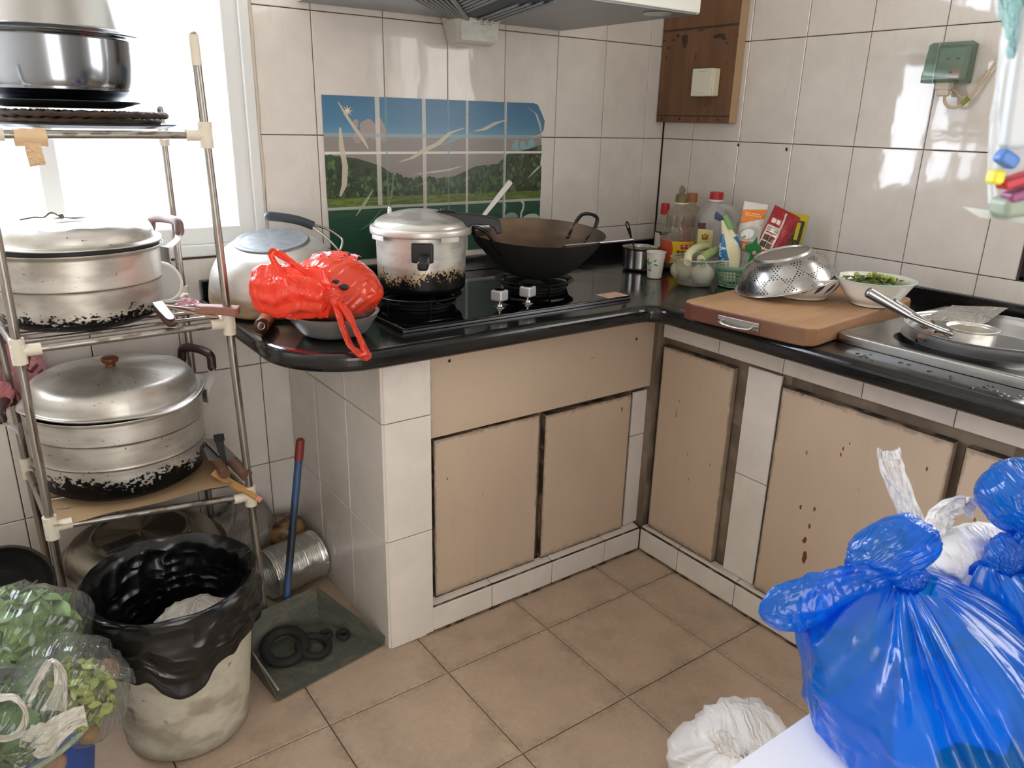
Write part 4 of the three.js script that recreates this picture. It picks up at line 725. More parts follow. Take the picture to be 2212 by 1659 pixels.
function roundRect(u, hw, hd, r) { // point at fraction u of a rounded rectangle
  const w = 2 * (hw - r), d = 2 * (hd - r), q = Math.PI * r / 2, L = 2 * w + 2 * d + 4 * q; let s = ((u % 1) + 1) % 1 * L;
  const seg = [[w, (t) => [-hw + r + t, hd]], [q, (t) => { const a = Math.PI / 2 - t / r; return [hw - r + r * Math.cos(a), hd - r + r * Math.sin(a)]; }], [d, (t) => [hw, hd - r - t]], [q, (t) => { const a = -t / r; return [hw - r + r * Math.cos(a), -hd + r + r * Math.sin(a)]; }], [w, (t) => [hw - r - t, -hd]], [q, (t) => { const a = -Math.PI / 2 - t / r; return [-hw + r + r * Math.cos(a), -hd + r + r * Math.sin(a)]; }], [d, (t) => [-hw, -hd + r + t]], [q, (t) => { const a = Math.PI - t / r; return [-hw + r + r * Math.cos(a), hd - r + r * Math.sin(a)]; }]];
  for (const [l, f] of seg) { if (s <= l) return f(s); s -= l; }
  return seg[0][1](0);
}
// loft of rounded rectangles: levels [hw, hd, r, y, dx, dz]
function loft(levels, n = 72, close = true) {
  const m = levels.length - 1;
  return surf(n, m, (u, v) => { const L = levels[Math.round(v * m)], [x, z] = roundRect(1 - u, L[0], L[1], Math.min(L[2], L[0] * 0.999, L[1] * 0.999)); return [x + (L[4] || 0), L[3], z + (L[5] || 0)]; }, true);
}
{
  const t = thing('white_jug', 'big translucent white jug with a red cap and a cream label, against the tiled corner', 'jug', [-0.107, 0.802, 0.366], CAM);
  const m = milky(0xececea, { transmission: 0.68, roughness: 0.4 });
  part('body', loft([[0.001, 0.001, 0.001, 0.002], [0.055, 0.055, 0.014, 0.002], [0.064, 0.062, 0.02, 0.008], [0.065, 0.063, 0.02, 0.06], [0.065, 0.063, 0.022, 0.12], [0.062, 0.060, 0.03, 0.14], [0.052, 0.054, 0.035, 0.165, -0.008], [0.036, 0.04, 0.033, 0.19, -0.012], [0.022, 0.022, 0.021, 0.206, -0.008], [0.0195, 0.0195, 0.0194, 0.218, -0.005]], 80), m, t);
  part('handle', tube([[0.008, 0.198, 0.008], [0.035, 0.192, 0.012], [0.052, 0.174, 0.014], [0.056, 0.145, 0.014], [0.055, 0.11, 0.012], [0.05, 0.085, 0.01]], 0.0145, 50, 14), m, t);
  part('neck_ring', turned([[0.019, 0.216], [0.023, 0.216], [0.023, 0.221], [0.019, 0.222]], 0.0005, 30).translate(-0.005, 0, 0), M.white, t);
  part('cap', turned([[0, 0.221], [0.0215, 0.221], [0.0215, 0.243], [0.02, 0.2445], [0, 0.2445]], 0.001, 36).translate(-0.005, 0, 0), std(0xb32028, 0.4), t);
  const lt = print(256, 400, (g, w, h) => { g.fillStyle = '#dccf86'; g.fillRect(0, 0, w, h); g.fillStyle = '#4f242c'; g.fillRect(0, 0, w, 62); g.fillStyle = '#9b5a28'; g.beginPath(); g.moveTo(70, 170); g.lineTo(60, 110); g.lineTo(95, 120); g.lineTo(120, 100); g.lineTo(145, 120); g.lineTo(180, 110); g.lineTo(170, 170); g.fill(); sign(g, 'xian', 86, 118, 34, '#dccf86', 4); sign(g, 'chan', 124, 118, 34, '#dccf86', 4); smallPrint(g, 70, 190, 110, 2, 12, '#6b4a2a'); sign(g, 'te', 100, 250, 30, '#332018', 4); sign(g, 'chan', 136, 250, 30, '#332018', 4); sign(g, 'qian', 172, 250, 30, '#332018', 4); g.strokeStyle = '#54401f'; g.lineWidth = 4; for (let i = 0; i < 60; i++) { const x = 10 + hash(i, 1, 3) * 236, y = 300 + hash(i, 2, 3) * 50; g.beginPath(); g.moveTo(x, y + 14); g.lineTo(x + (hash(i, 4, 5) - 0.5) * 24, y - 8); g.stroke(); } g.fillStyle = '#7d2a1e'; g.fillRect(0, 340, w, 60); });
  part('label', surf(16, 10, (u, v) => { const x = -0.0665 + u * 0.046, y = 0.03 + v * 0.122; return [x, y, 0.0655 - 0.012 * sstep(0.115, 0.155, y) - (u < 0.15 ? (0.15 - u) * 0.06 : 0)]; }), std(0xffffff, 0.5, { map: lt }), t);
}
{
  const t = thing('steel_pot', 'small steel pot without a lid in the far corner, a black spoon standing in it', 'pot', [-0.335, 0.802, 0.262]);
  part('body', shell([[0, 0], [0.05, 0.0, 0.008], [0.053, 0.006], [0.053, 0.066], [0.058, 0.070], [0.0585, 0.072]], 0.0012, 56), M.steel, t);
  part('flour', turned([[0, 0.056], [0.04, 0.056], [0.0515, 0.052]], 0.004, 40), std(0xb6a894, 0.9), t);
  const s = thing('black_spoon', 'black slotted plastic spoon standing in the small steel pot', 'spoon', [0, 0, 0]);
  part('handle', along(plate([[0, -0.0025], [0.05, -0.003], [0.075, -0.0055], [0.098, -0.0065], [0.107, 0], [0.098, 0.0065], [0.075, 0.0055], [0.05, 0.003], [0, 0.0025]], 0.003, 0.001, [[[0.084, -0.0025], [0.098, -0.0025], [0.098, 0.0025], [0.084, 0.0025]]]), [-0.352, 0.855, 0.258], [-0.385, 0.96, 0.238], [0.6, 0, 0.8]), M.blackPlastic, s);
  const cupT = print(512, 256, (g, w, h) => { g.fillStyle = '#e7e3d6'; g.fillRect(0, 0, w, h); const leaf = (x, y, s, c, a) => { g.save(); g.translate(x, y); g.rotate(a); g.fillStyle = c; g.beginPath(); g.ellipse(0, 0, s, s * 0.45, 0, 0, 6.3); g.fill(); g.restore(); }; for (const x0 of [40, 296]) { leaf(x0 + 60, 100, 30, '#4f9a4a', 0.5); leaf(x0 + 95, 110, 26, '#69b05c', -0.7); leaf(x0 + 75, 78, 20, '#86bd6f', 1.2); leaf(x0 + 150, 80, 16, '#6f7f6a', -0.8); leaf(x0 + 158, 120, 22, '#5fa257', 0.3); leaf(x0 + 20, 70, 14, '#8a8f86', 0.7); sign(g, 'chan', x0 + 54, 165, 26, '#3a4a78', 4); sign(g, 'te', x0 + 84, 165, 26, '#3a4a78', 4); g.strokeStyle = '#8a8fa0'; g.lineWidth = 4; g.strokeRect(x0 + 92, 134, 22, 20); } });
  const c = thing('paper_cup', 'white paper cup printed with green leaves', 'cup', [-0.397, 0.8015, 0.392], CAM + 0.6);
  const cg = uvHeight(turned([[0.0205, 0.0], [0.0215, 0.001], [0.0285, 0.078]], 0.0005, 48), 0, 0.08);
  part('wall', cg, std(0xffffff, 0.6, { map: cupT, side: THREE.DoubleSide }), c);
  part('rim', new THREE.TorusGeometry(0.029, 0.0016, 8, 48).rotateX(Math.PI / 2).translate(0, 0.0785, 0), M.white, c);
  part('bottom', turned([[0, 0.004], [0.0215, 0.004]], 0, 32), M.white, c);
}
{
  const t = thing('plastic_bowl', 'clear plastic bowl holding an onion, with spring onion stalks across its rim', 'bowl', [-0.366, 0.802, 0.525]);
  part('wall', turned([[0, 0.001], [0.048, 0.001], [0.051, 0.004], [0.069, 0.074], [0.0745, 0.0765], [0.075, 0.079]], 0.002, 56), phys(0xe6e8e2, 0.24, { transmission: 0.84, thickness: 0, ior: 1.45, side: THREE.DoubleSide }), t);
  part('rim', new THREE.TorusGeometry(0.0745, 0.0022, 8, 56).rotateX(Math.PI / 2).translate(0, 0.078, 0), milky(0xd8dad4), t);
  const on = std(0xeee8d6, 0.45);
  const onion = turned([[0, 0.0], [0.02, 0.002], [0.035, 0.022, 0.03], [0.033, 0.042, 0.03], [0.014, 0.058, 0.015], [0.003, 0.064], [0, 0.064]], 0.012, 40);
  solo('onion', onion, on, 'round peeled white onion at the front of the clear plastic bowl', 'onion').position.set(-0.352, 0.8045, 0.542);
  solo('onion', onion, std(0xc9bda2, 0.5), 'second onion at the back of the clear plastic bowl, partly hidden by stalks', 'onion').position.set(-0.385, 0.81, 0.49);
  const st = (name, label, pts, r, c1, c2) => { const c = new THREE.CatmullRomCurve3(pts.map((p) => V(...p))); const g = new THREE.TubeGeometry(c, 30, r, 14); const uv = g.attributes.uv; const o = thing(name, label, 'vegetable'); const m = std(0xffffff, 0.45, { map: tex(32, 16, (u, v) => mix3(c1, c2, sstep(0.1, 0.8, u) * 1)) }); part('stalk', g, m, o); for (const k of [0, 1]) { const p = c.getPoint(k), T = c.getTangent(k); const d = new THREE.CylinderGeometry(r, r, 0.001, 20).applyQuaternion(new THREE.Quaternion().setFromUnitVectors(V(0, 1, 0), T)); d.translate(p.x, p.y, p.z); part('cut_end', d, std(0xe5dcb9, 0.5), o); } return o; };
  st('leek', 'thick white leek stalk bent across the clear bowl', [[-0.435, 0.876, 0.552], [-0.405, 0.894, 0.528], [-0.355, 0.905, 0.51], [-0.3, 0.905, 0.5]], 0.0115, [0.86, 0.83, 0.7], [0.72, 0.76, 0.56]);
  st('leek', 'green leek stalk lying over the rim of the clear bowl', [[-0.385, 0.882, 0.557], [-0.34, 0.892, 0.545], [-0.295, 0.897, 0.535], [-0.275, 0.9, 0.53]], 0.0125, [0.6, 0.66, 0.4], [0.56, 0.62, 0.42]);
  st('scallion_end', 'small cut bright green scallion tip by the bowl rim', [[-0.395, 0.866, 0.578], [-0.387, 0.874, 0.566], [-0.374, 0.882, 0.556]], 0.007, [0.25, 0.5, 0.18], [0.45, 0.62, 0.32]);
}
// pillow pack: printed front and back, sealed along its edges
function pouch(w, h, bulge, s = 1, seal = 0.1) {
  const f = (sg) => surf(22, 26, (u, v) => { const x = (u - 0.5) * 2, y = v, e = Math.max(0, 1 - Math.pow(Math.abs(x), 3)) * Math.pow(Math.max(0, Math.sin(Math.PI * clamp((y - seal * 0.4) / (1 - seal * 1.2)))), 0.55); return [x * w / 2 * (1 - 0.04 * Math.sin(y * 3.14)), y * h, sg * (bulge * e + 0.0006) + 0.0035 * crumple(u * 3 + s, v * 4 + s, s, s) * (0.4 + e)]; });
  const a = f(1), b = f(-1); const idx = b.index.array; for (let i = 0; i < idx.length; i += 3) { const k = idx[i]; idx[i] = idx[i + 1]; idx[i + 1] = k; } b.computeVertexNormals();
  return merge([a, b]);
}
{
  const t = thing('plastic_basket', 'round green lattice plastic basket holding seasoning packets', 'basket', [-0.279, 0.8015, 0.60]);
  const green = std(0x7aa287, 0.5);
  part('rim', turned([[0.056, 0.053], [0.062, 0.052], [0.0635, 0.056], [0.0635, 0.063], [0.061, 0.065], [0.057, 0.064], [0.056, 0.053]], 0.002, 56), green, t);
  part('bottom', turned([[0, 0.0], [0.043, 0.0], [0.044, 0.003], [0, 0.003]], 0.001, 40), green, t);
  const ribs = []; for (let i = 0; i < 34; i++) { const a = i / 34 * 6.283, c = Math.cos(a), s = Math.sin(a); ribs.push(rod([c * 0.043, 0.001, s * 0.043], [c * 0.058, 0.054, s * 0.058], 0.0016, 6)); }
  for (let k = 0; k < 6; k++) ribs.push(new THREE.TorusGeometry(lerp(0.0435, 0.0575, k / 5.5), 0.0016, 6, 48).rotateX(Math.PI / 2).translate(0, 0.002 + k * 0.0095, 0));
  part('lattice', ribs, green, t);
  const put = (o, x, y, z, ry, rz, rx = 0) => { o.position.set(x, y, z); o.rotation.set(rx, ry, rz, 'YXZ'); };
  const P = (name, label, w, h, b, s, map, m = {}) => solo(name, pouch(w, h, b, s), std(0xffffff, 0.35, { map, side: THREE.DoubleSide, ...m }), label, 'packet');
  // rolled blue and white sauce pouch with a twisted top
  const blue = print(256, 512, (g, w, h) => { g.fillStyle = '#e6dfb8'; g.fillRect(0, 0, w, h); g.fillStyle = '#1f6ea8'; g.beginPath(); g.moveTo(0, 120); g.lineTo(90, 110); g.lineTo(120, 330); g.lineTo(0, 330); g.fill(); g.beginPath(); g.moveTo(140, 140); g.lineTo(256, 100); g.lineTo(256, 310); g.lineTo(190, 330); g.fill(); sign(g, 'xian', 20, 180, 58, '#e9edf0', 9); sign(g, 'he', 30, 250, 58, '#e9edf0', 9); sign(g, 'chan', 74, 220, 34, '#e9edf0', 6); smallPrint(g, 10, 345, 110, 3, 18, '#4e5a66'); g.fillStyle = '#2c86c0'; g.fillRect(0, 410, 130, 18); g.fillStyle = '#8a6a3e'; g.beginPath(); g.ellipse(190, 440, 40, 55, 0.3, 0, 6.3); g.fill(); g.fillStyle = '#efe6cb'; g.beginPath(); g.ellipse(185, 435, 22, 34, 0.3, 0, 6.3); g.fill(); });
  const bp = thing('sauce_pouch', 'blue and cream sauce pouch with twisted top held by a green clip, in the basket', 'packet', [-0.286, 0.812, 0.585], CAM);
  bp.rotation.set(-0.08, CAM, 0.03, 'YXZ');
  part('pouch', surf(40, 40, (u, v) => { const a = u * 6.283, tw = 1 - sstep(0.55, 0.95, v) * 0.62, wx = 0.031 * tw * (1 - 0.25 * (1 - sstep(0, 0.15, v))), wz = 0.018 * tw; const k = 1 + 0.09 * crumple(Math.cos(a) * 2 + 4, v * 5, Math.sin(a) * 2 + 4, 7); return [Math.sin(a - Math.PI) * wx * k - 0.02 * sstep(0.6, 1, v), v * 0.178, Math.cos(a - Math.PI) * wz * k]; }, true), std(0xffffff, 0.3, { map: blue }), bp);
  part('twist', surf(20, 12, (u, v) => { const a = u * 6.283; return [-0.02 - v * 0.028 + Math.cos(a) * 0.004, 0.176 + v * 0.016 + Math.sin(a) * 0.011 * (0.6 + v * 0.5), Math.sin(a) * 0.006]; }, true), std(0x56607a, 0.4), bp);
  part('clip', along(rbox(0.044, 0.014, 0.006, 0.002, 0.022, 0, 0), [-0.026, 0.192, 0.012], [-0.004, 0.152, 0.018], [1, 0.4, 0]), std(0x6aa04e, 0.45), bp);
  // slim clear bag with a green header, beside it
  const gb = thing('seasoning_bag', 'slim clear bag with a pointed green header, standing in the basket', 'packet', [-0.262, 0.812, 0.612], CAM); gb.rotation.set(0, CAM, -0.2, 'YXZ');
  part('bag', pouch(0.034, 0.12, 0.009, 11), film(0xdfe3da, { transmission: 0.6 }), gb);
  part('header', plate([[-0.019, 0.1], [-0.026, 0.118], [-0.008, 0.127], [0.0, 0.15], [0.008, 0.128], [0.024, 0.122], [0.021, 0.095], [0.004, 0.07], [-0.004, 0.078], [-0.002, 0.1]], 0.004, 0.001).translate(0, -0.01, 0.009), std(0x1f7a3c, 0.4), gb);
  part('seal_mark', cyl(0.006, 0.006, 0.001, 0, 0, 0, 16).rotateX(Math.PI / 2).translate(0.006, 0.093, 0.0135), std(0xc9a0a0, 0.5), gb);
  // white and orange noodle packet
  const or = print(256, 512, (g, w, h) => { g.fillStyle = '#d9d6d0'; g.fillRect(0, 0, w, h); g.fillStyle = '#e07d2c'; g.beginPath(); g.moveTo(0, 60); g.lineTo(256, 34); g.lineTo(256, 100); g.quadraticCurveTo(140, 120, 0, 160); g.fill(); g.fillRect(0, 280, 256, 74); g.fillStyle = '#b9b9b4'; g.beginPath(); g.ellipse(110, 220, 110, 50, -0.2, 0, 6.3); g.fill(); g.fillStyle = '#efefec'; g.beginPath(); g.ellipse(90, 225, 70, 34, -0.2, 0, 6.3); g.fill(); g.fillStyle = '#7d8a3a'; g.beginPath(); g.ellipse(60, 250, 18, 8, -0.5, 0, 6.3); g.fill(); for (let i = 0; i < 4; i++) sign(g, ['xian', 'te', 'he', 'chan'][i], 60 + i * 42, 298, 36, '#f3ded0', 5); smallPrint(g, 30, 75, 170, 2, 14, '#f3c9a0'); g.fillStyle = '#a8313a'; g.beginPath(); g.ellipse(130, 415, 26, 38, 0.3, 0, 6.3); g.fill(); sign(g, 'te', 120, 415, 44, '#261a1a', 7); sign(g, 'qian', 216, 140, 30, '#e08a5a', 5); });
  const op = P('noodle_packet', 'tall white packet with two orange bands, standing in the basket', 0.07, 0.205, 0.016, 3, or); put(op, -0.243, 0.835, 0.592, CAM, -0.13, -0.08);
  const rd = print(256, 512, (g, w, h) => { g.fillStyle = '#a01f2b'; g.fillRect(0, 0, w, h); g.fillStyle = '#d8d2cb'; g.fillRect(10, 150, 118, 190); g.fillRect(118, 20, 16, 330); g.fillStyle = '#a01f2b'; g.fillRect(22, 200, 90, 10); smallPrint(g, 20, 165, 100, 2, 16, '#6a4a44'); for (let i = 0; i < 4; i++) { g.fillStyle = ['#5b3a2a', '#8a4a32', '#3d2b22', '#6f5a3c'][i]; g.fillRect(20 + (i % 2) * 52, 225 + (i >> 1) * 55, 46, 46); } for (const x of [24, 66]) { g.fillStyle = '#e8dfd8'; g.fillRect(x, 92, 36, 36); } smallPrint(g, 150, 140, 90, 9, 22, '#c04a50'); });
  const rp = P('spice_packet', 'shiny red packet with a white panel, leaning between the orange-banded and yellow packets', 0.088, 0.195, 0.012, 5, rd, { roughness: 0.22, metalness: 0.15 }); put(rp, -0.205, 0.838, 0.622, CAM + 0.1, -0.42, -0.12);
  const yl = print(256, 256, (g, w, h) => { g.fillStyle = '#c9b528'; g.fillRect(0, 0, w, h); g.fillStyle = '#2f3a1f'; g.fillRect(26, 30, 204, 180); g.fillStyle = '#6a5a1c'; g.fillRect(60, 70, 140, 120); sign(g, 'xian', 90, 90, 50, '#1a1208', 8); sign(g, 'he', 150, 90, 50, '#1a1208', 8); g.fillStyle = '#b53024'; g.fillRect(60, 170, 60, 26); g.fillStyle = '#d9c52c'; g.fillRect(170, 40, 30, 80); });
  const yp = P('seasoning_packet', 'yellow framed packet leaning on the wall behind the red packet', 0.105, 0.165, 0.01, 8, yl); put(yp, -0.118, 0.848, 0.632, CAM + 0.12, -0.2, -0.1);
  solo('squeeze_bottle', turned([[0, 0], [0.018, 0], [0.019, 0.1], [0.012, 0.118], [0.012, 0.12], [0.0135, 0.121], [0.0135, 0.136], [0.011, 0.14], [0, 0.14]], 0.003, 28).translate(-0.222, 0.802, 0.548), std(0xd5d3c4, 0.5), 'small white capped bottle between the basket packets and the jug', 'bottle');
}
{ // cutting board
  const t = thing('cutting_board', 'thick wooden cutting board with red-brown edges and a metal pull handle', 'cutting board', [-0.436, 0.8015, 0.931], 0.105);
  const grain = (s, a, b) => tex(512, 256, (u, v) => { const w = fbm(u * 3, v * 30, s, 4), f = fbm(u * 10, v * 90, s + 3, 2), st = sstep(0.5, 0.8, fbm(u * 4, v * 4, s + 8, 4)); return mix3(mix3(a, b, w * 0.75 + f * 0.25), [0.45, 0.32, 0.22], st * 0.22); });
  const g = metric(plate((() => { const o = []; for (let i = 0; i < 64; i++) o.push(roundRect(1 - i / 64, 0.265, 0.172, 0.03)); return o.reverse(); })(), 0.041, 0.004).rotateX(-Math.PI / 2), 1.9, 0.5, 0.5);
  const top = grain(800, [0.74, 0.59, 0.44], [0.63, 0.48, 0.34]);
  const side = tex(512, 128, (u, v) => { const w = fbm(u * 4, v * 20, 820, 4); return mix3(mix3([0.42, 0.24, 0.17], [0.33, 0.17, 0.12], w), mix3([0.52, 0.38, 0.27], [0.42, 0.3, 0.21], w), sstep(0.45, 0.8, u + (w - 0.5) * 0.2)); });
  // the top face and the stained edge are two parts
  const split = (keepTop, front) => { const p = g.attributes.position, n = g.attributes.normal, u = g.attributes.uv, P = [], N = [], U = []; for (let i = 0; i < p.count; i += 3) { const isTop = n.getY(i) + n.getY(i + 1) + n.getY(i + 2) > 1.2; if (isTop !== keepTop) continue; if (!keepTop && (n.getX(i) + n.getX(i + 1) + n.getX(i + 2) < -1.9) !== front) continue; for (let j = i; j < i + 3; j++) { P.push(p.getX(j), p.getY(j), p.getZ(j)); N.push(n.getX(j), n.getY(j), n.getZ(j)); U.push(u.getX(j), u.getY(j)); } } const r = new THREE.BufferGeometry(); r.setAttribute('position', new THREE.Float32BufferAttribute(P, 3)); r.setAttribute('normal', new THREE.Float32BufferAttribute(N, 3)); r.setAttribute('uv', new THREE.Float32BufferAttribute(U, 2)); return r; };
  part('board_top', split(true), std(0xffffff, 0.55, { map: top }), t);
  part('stained_edge', split(false, true), std(0xffffff, 0.5, { map: side }), t); part('board_edge', split(false, false), std(0xffffff, 0.6, { map: grain(840, [0.62, 0.46, 0.32], [0.52, 0.37, 0.25]) }), t);
  const h = new THREE.Group(); h.name = 'pull_handle'; h.position.set(-0.265, 0.02, -0.006); h.rotation.y = -Math.PI / 2; t.add(h);
  part('plate', rbox(0.108, 0.019, 0.003, 0.003, 0, 0, 0.002), M.steelDull, h);
  part('bail', tube([[-0.04, 0.001, 0.002], [-0.04, -0.002, 0.012], [-0.032, -0.006, 0.016], [0, -0.008, 0.018], [0.032, -0.006, 0.016], [0.04, -0.002, 0.012], [0.04, 0.001, 0.002]], 0.0028, 50, 8), M.steel, h);
  for (const x of [-0.05, 0.05]) part('screw', new THREE.SphereGeometry(0.0035, 10, 8).scale(1, 1, 0.5).translate(x, 0, 0.0035), M.steelDark, h);
}
{ // striped bowl, colander
  const stripes = print(512, 128, (g, w, h) => { g.fillStyle = '#e4ddd0'; g.fillRect(0, 0, w, h); g.fillStyle = '#3b4463'; for (let i = 0; i < 18; i++) { const x = i * w / 18 + 6; g.beginPath(); g.moveTo(x, 86); g.quadraticCurveTo(x + 2, 45, x + 16, 20); g.quadraticCurveTo(x + 24, 55, x, 86); g.fill(); } });
  const b = thing('striped_bowl', 'white footed bowl with blue leaf stripes under the tilted colander', 'bowl', [-0.402, 0.8445, 0.908]);
  part('bowl', uvHeight(shell([[0, 0.004], [0.056, 0.004], [0.057, 0.0], [0.061, 0.0], [0.062, 0.006], [0.078, 0.02, 0.02], [0.092, 0.045, 0.01], [0.098, 0.058]], 0.003, 56), 0, 0.058), phys(0xffffff, 0.2, { map: stripes }), b);
  const holes = tex(1024, 256, (u, v) => {
    let hole = false;   // hourglass clusters of small holes, in two staggered rows
    for (const [n, v0, off] of [[11, 0.30, 0], [11, 0.70, 0.5]]) { const q = u * n + off, su = (q - Math.floor(q) - 0.5) / n * (v0 < 0.5 ? 0.72 : 0.6), tv = (v - v0) * 0.088; for (let j = -3; j <= 3; j++) { const c = Math.abs(j); for (let i = 0; i <= c; i++) { const du = su - (i - c / 2) * 0.0088, dv = tv - j * 0.0052; if (du * du + dv * dv < 3.2e-6) hole = true; } } }
    const n = fbm(u * 30, v * 4, 850, 3, 30); const k = 0.74 - 0.1 * n;
    return [k, k, k * 0.99, hole ? 0 : 1];
  });
  const c = thing('colander', 'steel colander with star-shaped hole patterns, upside down on the cutting board', 'colander');
  const body = uvHeight(turned([[0.121, 0.0], [0.118, 0.010, 0.02], [0.108, 0.036, 0.03], [0.088, 0.062, 0.02], [0.070, 0.072, 0.006]], 0.004, 96), 0, 0.074);
  const q = new THREE.Matrix4().makeRotationFromQuaternion(new THREE.Quaternion().setFromAxisAngle(V(-0.59, 0, 0.807), 0.27)).setPosition(-0.425, 0.8745, 0.875);
  c.add(Object.assign(new THREE.Group())); c.children.length = 0;
  c.applyMatrix4(q);
  part('body', body, std(0xffffff, 0.24, { metalness: 1, map: holes, alphaTest: 0.5, side: THREE.DoubleSide }), c);
  part('rim', turned([[0.119, 0.001], [0.126, 0.001], [0.128, 0.003], [0.126, 0.005], [0.120, 0.004], [0.119, 0.001]], 0.001, 72), M.steel, c);
  part('foot', turned([[0.071, 0.070], [0.069, 0.078], [0.067, 0.079], [0.064, 0.074], [0, 0.072]], 0.001, 64), M.steelDull, c);
}
{ // bowl of greens
  const b = thing('soup_bowl', 'white blue-rimmed bowl of greens and soybeans at the back of the cutting board', 'bowl', [-0.335, 0.8445, 1.058]);
  part('bowl', shell([[0, 0.004], [0.042, 0.004], [0.043, 0.0], [0.047, 0.0], [0.048, 0.006], [0.064, 0.018, 0.02], [0.084, 0.052, 0.02], [0.091, 0.062], [0.092, 0.0635]], 0.0025, 64), phys(0xe9e4d8, 0.18), b);
  part('rim_band', new THREE.TorusGeometry(0.0912, 0.0014, 8, 64).rotateX(Math.PI / 2).translate(0, 0.063, 0), std(0xa9c3c0, 0.3), b);
  const g = []; for (let i = 0; i < 70; i++) { const a = rnd(6.283), r = Math.sqrt(rnd()) * 0.07, L = rnd(0.014, 0.03); const lf = surf(4, 4, (u, v) => { const w = Math.sin(v * Math.PI) * 0.006; return [(u - 0.5) * 2 * w, 0.003 * Math.sin(v * 3), (v - 0.5) * L]; }); lf.rotateX(rnd(-0.5, 0.5)).rotateY(rnd(6.28)).translate(Math.cos(a) * r, 0.052 + 0.016 * (1 - r / 0.075) + rnd(0.004), Math.sin(a) * r); g.push(lf); }
  const mound = turned([[0.078, 0.046], [0.05, 0.056], [0.02, 0.063], [0, 0.064]], 0.01, 32); g.push(mound);
  const leaf = solo('chopped_greens', merge(g), std(0x5c6b2e, 0.55, { side: THREE.DoubleSide }), 'wilted green leaves heaped in the white bowl', 'greens'); leaf.position.set(-0.335, 0.8445, 1.058); leaf.userData.kind = 'stuff';
  const bean = lump(0.0075, 0.006, 0.0055, 0.1, 1, 5, 3), bm = std(0x8fa04a, 0.4);
  const bs = [[0.02, 0.07, 0.03], [0.035, 0.069, 0.012], [0.015, 0.072, 0.045], [0.045, 0.066, 0.035], [-0.01, 0.074, 0.01], [0.03, 0.066, 0.055], [0.05, 0.068, -0.01], [-0.02, 0.072, -0.02]];
  for (const [x, y, z] of bs) { const o = solo('soybean', bean, bm, 'pale green soybean on the greens in the white bowl', 'bean', 'soybeans in the white bowl'); o.position.set(-0.335 + x * 0.9 - 0.02, 0.8445 + y, 1.058 + z * 0.9 - 0.01); o.rotation.set(rnd(1), rnd(6), rnd(1)); }
}

